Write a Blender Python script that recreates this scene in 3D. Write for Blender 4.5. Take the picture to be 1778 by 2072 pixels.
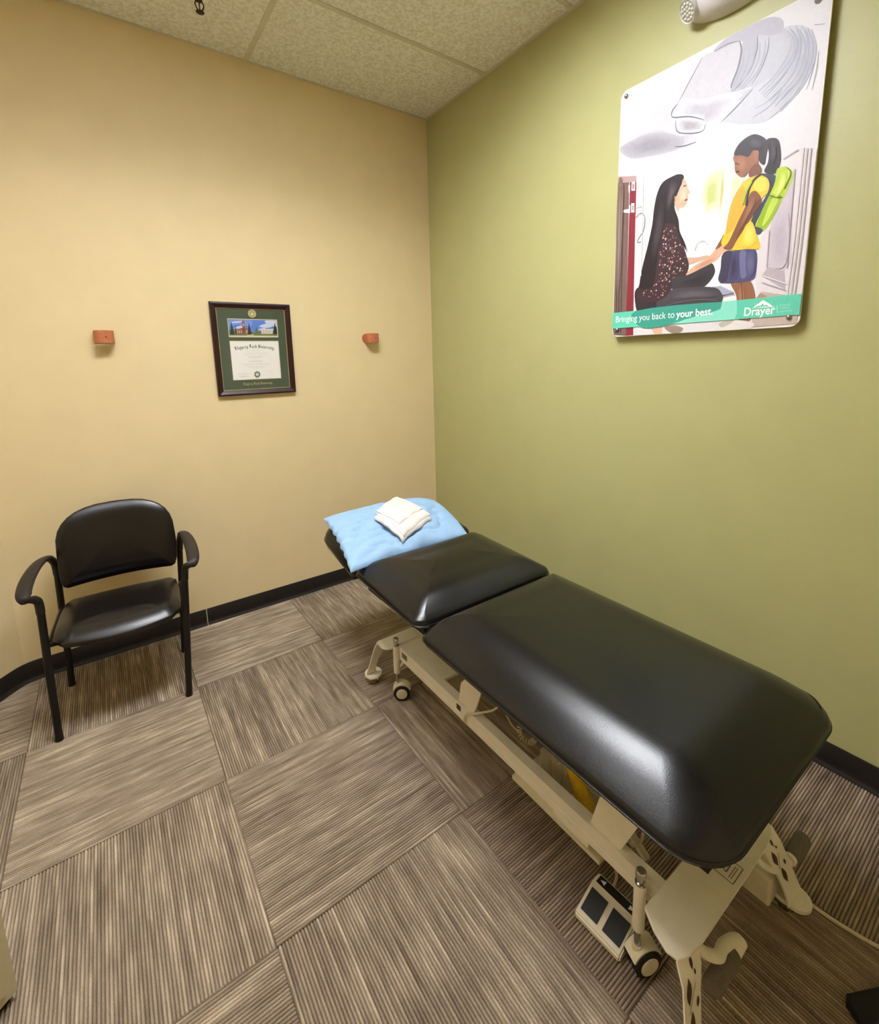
import bpy, bmesh, math, random
from mathutils import Vector, Matrix
random.seed(7)
for o in list(bpy.data.objects): bpy.data.objects.remove(o)
SC = bpy.context.scene
COL = SC.collection
# ------------------------------------------------------------------ camera
cam_d = bpy.data.cameras.new('camera'); cam = bpy.data.objects.new('camera', cam_d); COL.objects.link(cam)
cam_d.sensor_fit = 'HORIZONTAL'; cam_d.sensor_width = 36.0
cam_d.lens = 946.69/1778*36.0
cam_d.shift_x = 0.0; cam_d.shift_y = -149.0/1778
cam_d.clip_start = 0.02
def _cam():
    r = Vector((-1.3597, 0.4153, 0.5323)); th = r.length
    R = Matrix.Rotation(th, 3, r.normalized())          # world -> camera axes
    M = R.transposed().to_4x4(); M.translation = Vector((-1.9696, -2.8349, 1.4908)); return M
cam.matrix_world = _cam()
SC.camera = cam
# ------------------------------------------------------------------ world, exposure
w = bpy.data.worlds.new('world'); SC.world = w; w.use_nodes = True
w.node_tree.nodes['Background'].inputs[0].default_value = (0.9, 0.85, 0.75, 1)
w.node_tree.nodes['Background'].inputs[1].default_value = 0.0
SC.view_settings.view_transform = 'Standard'; SC.view_settings.look = 'None'
SC.view_settings.gamma = 1.0; SC.view_settings.use_curve_mapping = False
SC.view_settings.exposure = 0.15
LIGHT_COL = (0.98, 1.0, 1.04)
# ceiling lamps just outside the picture, told by the shadows of the wall holders and the chair: (x, y, strength, name)
TROFFERS = [(-1.42, -1.521, 37.0, 'table'), (-2.6392, -1.521, 5.0, 'corner')]
CEIL = 3.0623
# ------------------------------------------------------------------ helpers
def lin(c):
    return tuple((v/12.92 if v <= .04045 else ((v+.055)/1.055)**2.4) for v in [x/255 for x in c])
def nodes(name):
    m = bpy.data.materials.new(name); m.use_nodes = True
    nt = m.node_tree; b = nt.nodes['Principled BSDF']; return m, nt, b
def mat(name, col, rough=.5, metal=0.0, spec=.5, var=.06, vscale=40, bump=0.0, bscale=200, bdist=.001, srgb=True, coat=0):
    m, nt, b = nodes(name)
    c = lin(col) if srgb else col
    b.inputs['Roughness'].default_value = rough; b.inputs['Metallic'].default_value = metal
    b.inputs['Specular IOR Level'].default_value = spec
    if coat: b.inputs['Coat Weight'].default_value = coat; b.inputs['Coat Roughness'].default_value = .1
    tc = nt.nodes.new('ShaderNodeTexCoord')
    n = nt.nodes.new('ShaderNodeTexNoise'); n.inputs['Scale'].default_value = vscale; n.inputs['Detail'].default_value = 4
    nt.links.new(tc.outputs['Object'], n.inputs['Vector'])
    r = nt.nodes.new('ShaderNodeValToRGB')
    r.color_ramp.elements[0].position = .3; r.color_ramp.elements[1].position = .7
    r.color_ramp.elements[0].color = tuple(v*(1-var) for v in c)+(1,)
    r.color_ramp.elements[1].color = tuple(min(1, v*(1+var)) for v in c)+(1,)
    nt.links.new(n.outputs['Fac'], r.inputs['Fac']); nt.links.new(r.outputs['Color'], b.inputs['Base Color'])
    if bump:
        n2 = nt.nodes.new('ShaderNodeTexNoise'); n2.inputs['Scale'].default_value = bscale; n2.inputs['Detail'].default_value = 3
        nt.links.new(tc.outputs['Object'], n2.inputs['Vector'])
        bp = nt.nodes.new('ShaderNodeBump'); bp.inputs['Strength'].default_value = bump; bp.inputs['Distance'].default_value = bdist
        nt.links.new(n2.outputs['Fac'], bp.inputs['Height']); nt.links.new(bp.outputs['Normal'], b.inputs['Normal'])
    return m
def emit(name, col, s):
    m, nt, b = nodes(name)
    b.inputs['Base Color'].default_value = (.9, .9, .88, 1)
    b.inputs['Emission Color'].default_value = tuple(col)+(1,); b.inputs['Emission Strength'].default_value = s
    return m
def bm_new(): return bmesh.new()
def smooth(me, ang=40):
    for p in me.polygons: p.use_smooth = True
    try: me.set_sharp_from_angle(angle=math.radians(ang))
    except Exception: pass
def obj(name, bm, m, parent=None, world=True, sm=True, ang=40):
    bmesh.ops.recalc_face_normals(bm, faces=bm.faces[:])
    me = bpy.data.meshes.new(name); bm.to_mesh(me); bm.free()
    if sm: smooth(me, ang)
    for x in (m if isinstance(m, (list, tuple)) else [m]): me.materials.append(x)
    o = bpy.data.objects.new(name, me); COL.objects.link(o)
    if parent is not None:
        o.parent = parent
        if world: o.matrix_parent_inverse = WM(parent).inverted()
    return o
def WM(o):
    m = o.matrix_basis.copy()
    if o.parent: m = WM(o.parent) @ o.matrix_parent_inverse @ m
    return m
def empty(name, loc, rz=0):
    e = bpy.data.objects.new(name, None); e.empty_display_size = .1; COL.objects.link(e)
    e.location = loc; e.rotation_euler = (0, 0, rz); return e
def tag(o, label, cat, group=None):
    o['label'] = label; o['category'] = cat
    if group: o['group'] = group
    return o
def struct(o): o['kind'] = 'structure'; return o
def box(bm, x0, x1, y0, y1, z0, z1, bev=0, seg=2):
    vs = [bm.verts.new((x, y, z)) for x in (x0, x1) for y in (y0, y1) for z in (z0, z1)]
    fs = [(0,1,3,2),(4,6,7,5),(0,4,5,1),(2,3,7,6),(0,2,6,4),(1,5,7,3)]
    ff = [bm.faces.new([vs[i] for i in f]) for f in fs]
    if bev:
        es = list({e for f in ff for e in f.edges})
        bmesh.ops.bevel(bm, geom=es, offset=bev, segments=seg, profile=.7, affect='EDGES')
    return bm
def boxo(*a, **k): return box(bm_new(), *a, **k)
def frame_of(d):
    d = Vector(d).normalized(); a = Vector((0, 0, 1)) if abs(d.z) < .9 else Vector((1, 0, 0))
    u = d.cross(a).normalized(); v = d.cross(u).normalized(); return u, v
def cyl(bm, p0, p1, r0, r1=None, seg=16, caps=True):
    r1 = r0 if r1 is None else r1; p0 = Vector(p0); p1 = Vector(p1); u, v = frame_of(p1-p0)
    a = [bm.verts.new(p0+(u*math.cos(t)+v*math.sin(t))*r0) for t in [2*math.pi*i/seg for i in range(seg)]]
    b = [bm.verts.new(p1+(u*math.cos(t)+v*math.sin(t))*r1) for t in [2*math.pi*i/seg for i in range(seg)]]
    for i in range(seg): bm.faces.new((a[i], a[(i+1) % seg], b[(i+1) % seg], b[i]))
    if caps: bm.faces.new(a[::-1]); bm.faces.new(b)
    return bm
def revolve(bm, p0, axis, prof, seg=20):
    """prof: list of (distance along axis, radius)"""
    p0 = Vector(p0); ax = Vector(axis).normalized(); u, v = frame_of(ax); rings = []
    for d, r in prof:
        rings.append([bm.verts.new(p0+ax*d+(u*math.cos(t)+v*math.sin(t))*max(r, 1e-5)) for t in [2*math.pi*i/seg for i in range(seg)]])
    for a, b in zip(rings, rings[1:]):
        for i in range(seg): bm.faces.new((a[i], a[(i+1) % seg], b[(i+1) % seg], b[i]))
    bm.faces.new(rings[0][::-1]); bm.faces.new(rings[-1]); return bm
def catmull(pts, n=6, closed=False):
    P = [Vector(p) for p in pts]; out = []; N = len(P)
    rng = range(N) if closed else range(N-1)
    for i in rng:
        if closed: a, b, c, d = P[(i-1) % N], P[i], P[(i+1) % N], P[(i+2) % N]
        else: a, b, c, d = P[max(i-1, 0)], P[i], P[i+1], P[min(i+2, N-1)]
        for k in range(n):
            t = k/n
            out.append(.5*((2*b)+(c-a)*t+(2*a-5*b+4*c-d)*t*t+(3*b-a-3*c+d)*t**3))
    if not closed: out.append(P[-1].copy())
    return out
def tube(bm, pts, r, seg=8, sx=1.0, sy=1.0, up=None):
    """sweep an ellipse along pts; r a number or a list"""
    P = [Vector(p) for p in pts]; rings = []; prev = None
    for i, p in enumerate(P):
        d = (P[min(i+1, len(P)-1)]-P[max(i-1, 0)]).normalized()
        if up is not None: u = Vector(up)
        elif prev is None: u, _ = frame_of(d)
        else: u = prev
        u = (u-d*u.dot(d)).normalized(); prev = u; v = d.cross(u)
        rr = r[i] if isinstance(r, (list, tuple)) else r
        a, b = (rr if isinstance(rr, (list, tuple)) else (rr*sx, rr*sy))
        rings.append([bm.verts.new(p+u*math.cos(t)*a+v*math.sin(t)*b) for t in [2*math.pi*k/seg for k in range(seg)]])
    for a, b in zip(rings, rings[1:]):
        for i in range(seg): bm.faces.new((a[i], a[(i+1) % seg], b[(i+1) % seg], b[i]))
    bm.faces.new(rings[0][::-1]); bm.faces.new(rings[-1]); return bm
def prism(bm, pts, d):
    """pts: 3d outline, extruded by vector d"""
    a = [bm.verts.new(Vector(p)) for p in pts]; b = [bm.verts.new(Vector(p)+Vector(d)) for p in pts]; n = len(a)
    bm.faces.new(a[::-1]); bm.faces.new(b)
    for i in range(n): bm.faces.new((a[i], a[(i+1) % n], b[(i+1) % n], b[i]))
    return bm
def rrect(x0, x1, y0, y1, r, n=6, radii=None):
    out = []
    R = radii or (r, r, r, r)
    for (cx, cy, a0, q) in ((x1-R[0], y1-R[0], 0, R[0]), (x0+R[1], y1-R[1], 90, R[1]), (x0+R[2], y0+R[2], 180, R[2]), (x1-R[3], y0+R[3], 270, R[3])):
        for k in range(n+1):
            t = math.radians(a0+90*k/n); out.append((cx+q*math.cos(t), cy+q*math.sin(t)))
    return out
def pad(outline, z0, z1, er, crown=0.0, inner=5, f=None, seg=6, bulge=0.0, er_bottom=None, soft=None, rect=False):
    """upholstered pad: closed outline (ccw), rounded edge radius er, domed top; f maps (x,y,z)->3d"""
    n = len(outline); P = [Vector((p[0], p[1])) for p in outline]
    N = []
    for i in range(n):
        d = (P[(i+1) % n]-P[i-1]); N.append(Vector((d.y, -d.x)).normalized())
    cx = sum(p.x for p in P)/n; cy = sum(p.y for p in P)/n
    xs = [p.x for p in P]; ys = [p.y for p in P]; wx = max(xs)-min(xs); wy = max(ys)-min(ys)
    def med(p):
        if wx > wy: h = (wx-wy)*.5; return Vector((max(cx-h, min(cx+h, p.x)), cy))
        h = (wy-wx)*.5; return Vector((cx, max(cy-h, min(cy+h, p.y))))
    eb = er if er_bottom is None else er_bottom
    hx, hy = wx/2, wy/2
    def inset(p, q, d):                                  # shrink the outline about its centre by d on every side
        if d < .03: return p-q*d
        b_ = p-q*.03; kx = (hx-d)/(hx-.03); ky = (hy-d)/(hy-.03); mx, my = (max(xs)+min(xs))/2, (max(ys)+min(ys))/2
        return Vector((mx+(b_.x-mx)*kx, my+(b_.y-my)*ky))
    rings = []
    for k in range(3):                                   # bottom edge
        t = math.pi/2*k/2; rings.append((eb*(1-math.sin(t)), z0+eb*(1-math.cos(t)), 0))
    if soft:                                             # small side roll, then a long soft shoulder
        rh, rv = soft; r0 = er; ta = math.radians(50); d1 = r0*(1-math.cos(ta)); zs = z1-rv-r0*math.sin(ta)
        rings.append((-bulge, (z0+eb+zs)/2, 0))
        for k in range(seg+1):
            t = ta*k/seg; rings.append((r0*(1-math.cos(t)), zs+r0*math.sin(t), 0))
        for k in range(1, 9):
            q = k/8; rings.append((d1+(rh-d1)*q, z1-rv*(1-q)**2.2, 0))
        er = rh
    else:
        rings.append((-bulge, (z0+eb+z1-er)/2, 0))
        for k in range(seg+1):
            t = math.pi/2*k/seg; rings.append((er*(1-math.cos(t)), z1-er+er*math.sin(t), 0))
    for k in range(1, inner+1): rings.append((er, z1+crown*math.sin(math.pi/2*k/inner), k/inner*.98))
    bm = bm_new(); V = []; x0_, x1_, y0_, y1_ = min(xs), max(xs), min(ys), max(ys)
    for d, z, s in rings:
        row = []
        for p, q in zip(P, N):
            a = inset(p, q, d)
            if s: a = a.lerp(med(p), s)
            if rect and soft and d > d1+1e-6:             # round the shoulders into each other at the corners
                fx = max(0, min(1, (min(a.x-x0_, x1_-a.x)-d1)/(rh-d1))); fy = max(0, min(1, min((a.y-y0_-d1)/(rect[0]-d1), (y1_-a.y-d1)/(rect[1]-d1))))
                z = z1-rv*(1-(1-(1-fx)**2.2)*(1-(1-fy)**2.2)) + (crown*math.sin(math.pi/2*s) if s else 0)
            c = Vector((a.x, a.y, z)); row.append(bm.verts.new(f(c) if f else c))
        V.append(row)
    for a, b in zip(V, V[1:]):
        for i in range(n): bm.faces.new((a[i], a[(i+1) % n], b[(i+1) % n], b[i]))
    bm.faces.new(V[0][::-1]); bm.faces.new(V[-1])
    return bm
def text_mesh(s, size=1.0, bold=0.0, shear=0.0, spacing=1.0):
    """flat text as (verts2d, faces), left-aligned at 0, baseline 0"""
    cu = bpy.data.curves.new('t', 'FONT'); cu.body = s; cu.size = size; cu.offset = bold; cu.shear = shear; cu.space_character = spacing
    cu.fill_mode = 'FRONT'; cu.resolution_u = 3
    o = bpy.data.objects.new('t', cu); COL.objects.link(o)
    dg = bpy.context.evaluated_depsgraph_get(); me = bpy.data.meshes.new_from_object(o.evaluated_get(dg))
    V = [(v.co.x, v.co.y) for v in me.vertices]; F = [tuple(p.vertices) for p in me.polygons]
    bpy.data.objects.remove(o); bpy.data.curves.remove(cu); bpy.data.meshes.remove(me); return V, F
class Print:
    """flat coloured shapes lying on a printed surface; f(s,t,layer)->3d"""
    def __init__(self, f): self.f = f; self.clip = None; self.v = []; self.fc = []; self.c = []; self.k = 0
    def poly(self, pts, col, smooth_=False, step=1, cols=None):
        if smooth_: pts = [(p.x, p.y) for p in catmull([(a, b, 0) for a, b in pts], 4, True)]
        if self.clip: pts = [self.clip(a, b) for a, b in pts]
        i0 = len(self.v); self.k += step
        for a, b in pts: self.v.append(self.f(a, b, self.k))
        self.fc.append(tuple(range(i0, i0+len(pts)))); self.c.append(col)
    def soft(self, pts, col, bg, n=7):
        cx = sum(p[0] for p in pts)/len(pts); cy = sum(p[1] for p in pts)/len(pts)
        for k in range(n):
            s = 1-.75*k/n; t = (k+1)/n
            self.poly([(cx+(a-cx)*s, cy+(b-cy)*s) for a, b in pts], tuple(g+(c-g)*t for c, g in zip(col, bg)), True)
    def mesh(self, V, F, col):
        i0 = len(self.v); self.k += 1
        for a, b in V: self.v.append(self.f(a, b, self.k))
        for q in F: self.fc.append(tuple(i+i0 for i in q)); self.c.append(col)
    def line(self, pts, wd, col, sm=True, taper=False):
        P = catmull([(a, b, 0) for a, b in pts], 5) if sm and len(pts) > 2 else [Vector((a, b, 0)) for a, b in pts]
        L = []; R = []; n = len(P)
        for i, p in enumerate(P):
            d = (P[min(i+1, n-1)]-P[max(i-1, 0)]); d = Vector((-d.y, d.x, 0))
            if d.length: d.normalize()
            h = wd*.5*((.35+.65*math.sin(math.pi*(i+.5)/n)) if taper else 1)
            L.append((p.x+d.x*h, p.y+d.y*h)); R.append((p.x-d.x*h, p.y-d.y*h))
        i0 = len(self.v); self.k += 1
        for a, b in L+R: self.v.append(self.f(a, b, self.k))
        for i in range(n-1): self.fc.append((i0+i, i0+i+1, i0+n+i+1, i0+n+i)); self.c.append(col)
    def nib(self, pts, wd, col, ang=40):
        ca, sa = math.cos(math.radians(ang))*wd/2, math.sin(math.radians(ang))*wd/2
        i0 = len(self.v); n = len(pts)
        for a, b in pts: self.v.append(self.f(a-ca, b-sa, self.k)); self.v.append(self.f(a+ca, b+sa, self.k))
        for i in range(n-1): self.fc.append((i0+2*i, i0+2*i+1, i0+2*i+3, i0+2*i+2)); self.c.append(col)
    def build(self, name, m, parent):
        me = bpy.data.meshes.new(name); me.from_pydata([tuple(p) for p in self.v], [], self.fc)
        at = me.color_attributes.new('ink', 'FLOAT_COLOR', 'CORNER')
        for p, c in zip(me.polygons, self.c):
            q = lin(c)+(1,)
            for li in p.loop_indices: at.data[li].color = q
        me.materials.append(m); o = bpy.data.objects.new(name, me); COL.objects.link(o)
        o.parent = parent; o.matrix_parent_inverse = WM(parent).inverted(); return o
def ink_mat(name, rough, coat=0):
    m, nt, b = nodes(name); a = nt.nodes.new('ShaderNodeVertexColor'); a.layer_name = 'ink'
    n = nt.nodes.new('ShaderNodeTexNoise'); n.inputs['Scale'].default_value = 60; n.inputs['Detail'].default_value = 5
    mx = nt.nodes.new('ShaderNodeMix'); mx.data_type = 'RGBA'; mx.blend_type = 'OVERLAY'; mx.inputs[0].default_value = .12
    nt.links.new(a.outputs['Color'], mx.inputs[6]); nt.links.new(n.outputs['Fac'], mx.inputs[7])
    nt.links.new(mx.outputs[2], b.inputs['Base Color']); b.inputs['Roughness'].default_value = rough
    b.inputs['Specular IOR Level'].default_value = .35
    return m
N_DRAW=38
POSTER_RECT=(-1.5028,-2.2237,1.5666,2.5845)
P_SHAPES=[((222,220,230),1,[(3,755),(0,921),(62,967),(207,984),(335,999),(336,988),(245,870),(228,841),(249,808),(257,772),(353,737),(334,684),(226,676),(111,701)]),((188,186,197),1,[(2,761),(2,835),(104,840),(204,819),(251,774),(307,748),(353,737),(334,690),(225,688),(111,707)]),((170,168,178),1,[(2,798),(70,811),(140,809),(226,778),(284,735),(261,709),(165,719),(59,742)]),((214,212,222),1,[(228,841),(245,864),(294,935),(336,994),(379,993),(462,985),(469,926),(455,874),(445,844),(456,824),(514,809),(418,744),(364,743),(357,772),(303,806)]),((200,198,211),1,[(228,841),(262,885),(346,850),(433,834),(486,802),(418,744),(364,743),(357,772),(303,806)]),((192,191,205),1,[(374,991),(414,1016),(497,1017),(553,1010),(591,981),(590,937),(555,941),(520,972),(517,927),(500,869),(453,830),(445,847),(463,900),(469,955),(462,985)]),((204,206,219),1,[(520,972),(553,955),(589,946),(597,956),(618,909),(613,867),(586,830),(533,811),(486,792),(471,798),(513,819),(453,830),(500,869),(517,927)]),((214,217,228),1,[(597,956),(636,944),(671,913),(688,862),(685,807),(665,754),(622,717),(566,692),(508,705),(424,742),(514,809),(586,830),(613,867),(618,909)]),((186,183,193),1,[(248,819),(303,804),(359,771),(356,741),(307,749),(260,771)]),((252,252,252),1,[(336,657),(364,743),(419,741),(472,718),(499,693),(527,648),(507,530),(329,584)]),((250,250,250),0,[(87,705),(177,688),(271,690),(330,688),(473,639),(484,538),(483,334),(468,118),(113,48),(106,4)]),((228,226,230),1,[(0,746),(49,732),(109,700),(90,651),(0,679)]),((196,204,132),2,[(369,564),(397,595),(432,601),(440,521),(437,451),(413,437),(378,432),(379,461),(365,488)]),((222,226,180),2,[(467,539),(491,557),(510,530),(492,489),(468,469)]),((206,190,120),2,[(432,575),(438,608),(449,518),(442,432),(435,407)]),((118,96,90),0,[(0,668),(56,650),(60,496),(68,96),(70,3),(6,6),(4,27)]),((136,44,56),0,[(59,660),(90,651),(95,415),(101,175),(107,4),(70,3),(68,151),(63,495)]),((178,150,150),0,[(0,687),(89,664),(90,640),(0,661)]),((235,235,238),0,[(68,647),(84,642),(85,606),(68,611)]),((235,235,238),0,[(70,560),(85,557),(86,519),(71,523)]),((150,140,140),0,[(71,637),(81,634),(81,614),(72,617)]),((150,140,140),0,[(75,550),(82,548),(82,529),(75,530)]),((240,240,240),0,[(27,543),(60,540),(61,555),(66,554),(66,521),(59,523),(29,534)]),((225,225,228),0,[(53,637),(61,635),(61,605),(55,607)]),((226,220,226),0,[(622,545),(672,563),(680,568),(720,553),(720,106),(585,105),(574,185),(582,339)]),((206,196,208),0,[(630,490),(664,509),(680,211),(663,189),(612,210),(606,333)]),((188,178,190),0,[(612,210),(663,189),(672,124),(594,182)]),((196,180,172),0,[(580,105),(599,129),(678,107),(718,106),(720,4),(572,7),(573,39)]),((172,140,124),0,[(582,105),(595,125),(620,109)]),((225,222,224),0,[(114,37),(361,70),(499,109),(569,97),(578,2),(294,0),(109,2)]),((168,172,196),0,[(427,167),(459,167),(508,138),(498,133),(467,133)]),((52,46,52),1,[(106,190),(141,207),(206,183),(221,119),(212,83),(141,95),(116,113)]),((62,58,66),1,[(259,212),(310,234),(370,244),(416,256),(432,239),(434,213),(412,181),(384,170),(283,173)]),((74,70,78),1,[(213,151),(272,177),(354,177),(437,164),(464,141),(469,113),(447,80),(392,53),(312,49),(223,77)]),((205,170,150),1,[(317,291),(367,286),(400,287),(410,280),(368,268),(324,264)]),((222,176,148),1,[(326,229),(349,252),(410,282),(431,303),(453,315),(477,321),(485,307),(468,299),(486,292),(482,286),(456,282),(435,261),(370,237),(334,226)]),((66,46,52),1,[(197,443),(272,438),(291,384),(321,305),(335,259),(321,228),(272,223),(271,185),(241,148),(186,136),(119,162),(126,220),(154,300),(177,387)]),((44,36,42),1,[(256,615),(276,613),(290,606),(294,588),(282,566),(274,547),(265,524),(264,490),(282,443),(290,398),(313,350),(319,320),(291,374),(267,427),(219,438),(206,382),(200,292),(188,201),(136,197),(126,220),(137,292),(156,371),(171,449),(176,513),(187,569),(209,604)]),((224,178,150),1,[(293,593),(305,574),(312,553),(321,534),(314,528),(314,514),(311,500),(304,486),(284,486),(277,477),(269,489),(262,510),(264,526),(275,547),(285,570)]),((206,150,126),1,[(261,534),(267,534),(269,518),(263,519)]),((225,180,160),0,[(183,37),(240,35),(240,0),(207,0)]),((150,135,122),1,[(248,28),(283,34),(313,27),(328,17),(315,2),(280,3)]),((146,98,74),1,[(495,172),(529,174),(559,172),(579,119),(578,79),(570,30),(536,27),(524,75),(516,126)]),((232,226,222),1,[(463,23),(483,31),(509,37),(533,35),(577,24),(579,9),(530,1),(476,0)]),((190,184,176),1,[(463,28),(487,36),(514,39),(506,26),(475,13)]),((82,80,118),1,[(460,283),(512,284),(567,278),(577,202),(565,173),(517,170),(453,183),(455,230)]),((66,62,86),1,[(460,283),(491,283),(485,221),(477,178),(453,183),(455,230)]),((112,110,150),1,[(517,274),(538,272),(548,198),(528,187)]),((128,82,60),1,[(431,303),(451,340),(457,350),(465,342),(453,313)]),((232,196,58),1,[(566,530),(587,505),(595,464),(570,438),(550,380),(572,315),(581,278),(542,283),(490,290),(451,318),(463,365),(471,434),(488,485),(511,515),(535,526)]),((214,172,62),1,[(488,485),(512,504),(521,447),(504,391),(485,360),(464,356),(471,434)]),((244,214,92),1,[(551,518),(580,505),(586,471),(563,469),(546,490)]),((130,84,62),1,[(537,472),(555,472),(574,440),(562,411),(535,370),(506,324),(487,292),(459,302),(477,322),(505,390),(526,437)]),((110,68,50),1,[(558,437),(573,439),(562,411),(535,370),(501,321),(518,370)]),((150,100,76),1,[(471,614),(476,587),(481,557),(501,534),(515,535),(526,546),(531,525),(566,531),(554,562),(553,587),(540,612),(502,629)]),((124,80,60),1,[(526,546),(531,525),(566,531),(554,562),(536,560)]),((54,46,54),1,[(472,616),(479,640),(497,656),(523,664),(545,657),(568,637),(578,616),(576,582),(572,553),(556,569),(552,597),(545,608),(532,609),(520,595),(496,608)]),((48,40,48),1,[(572,628),(589,631),(609,617),(619,577),(621,538),(612,517),(594,516),(574,531),(583,555),(583,590)]),((160,106,82),1,[(540,605),(550,596),(551,576),(543,573),(536,593)]),((58,64,86),1,[(563,525),(586,520),(610,507),(610,487),(596,452),(564,359),(546,380),(585,446),(594,476),(588,503)]),((178,204,56),1,[(612,524),(627,528),(642,524),(660,501),(660,477),(639,428),(601,347),(582,334),(561,356),(573,391),(596,447),(610,487)]),((206,226,90),1,[(628,511),(650,508),(646,474),(627,435),(607,448),(620,481)]),((150,180,44),1,[(596,443),(635,428),(604,355),(582,339),(564,355)]),((196,218,84),1,[(605,433),(624,427),(599,368),(582,355)]),((62,70,96),1,[(560,355),(586,338),(573,326),(559,339)]),((84,76,84),(44,36,42),[(236,589),(257,597),(274,573),(260,544),(242,491),(226,505)]),((70,60,66),(44,36,42),[(193,504),(214,528),(225,427),(202,342),(183,295),(173,368)]),((240,202,176),(224,178,150),[(285,551),(305,555),(312,525),(303,504),(282,514)]),((196,144,116),(222,176,148),[(350,247),(406,271),(433,280),(425,263),(370,239)]),((96,92,100),(74,70,78),[(283,163),(355,167),(433,152),(444,130),(357,135),(285,138)]),((48,44,50),(62,58,66),[(302,201),(372,215),(418,227),(412,190),(354,177)]),((250,222,110),(232,196,58),[(531,367),(551,371),(568,316),(554,289),(524,295),(521,335)]),((168,116,90),(150,100,76),[(480,599),(500,605),(519,578),(513,551),(491,557)]),((160,108,82),(130,84,62),[(537,451),(552,455),(554,434),(530,385),(507,351),(517,388)]),((104,102,142),(82,80,118),[(539,265),(564,265),(571,203),(549,184)]),((60,58,82),(82,80,118),[(492,270),(509,271),(515,194),(490,179)]),((170,118,92),(146,98,74),[(522,157),(539,159),(548,100),(538,55),(526,102)]),((224,238,130),(178,204,56),[(629,507),(643,506),(643,471),(624,436),(612,439)]),((74,68,78),(54,46,54),[(517,652),(541,648),(562,621),(554,609),(524,624)]),((70,62,72),(48,40,48),[(586,618),(600,613),(608,571),(596,546)]),((150,128,122),(118,96,90),[(3,646),(29,644),(32,428),(30,211),(8,269)]),((190,180,194),(206,196,208),[(616,348),(658,378),(665,213),(623,221)])]
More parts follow.
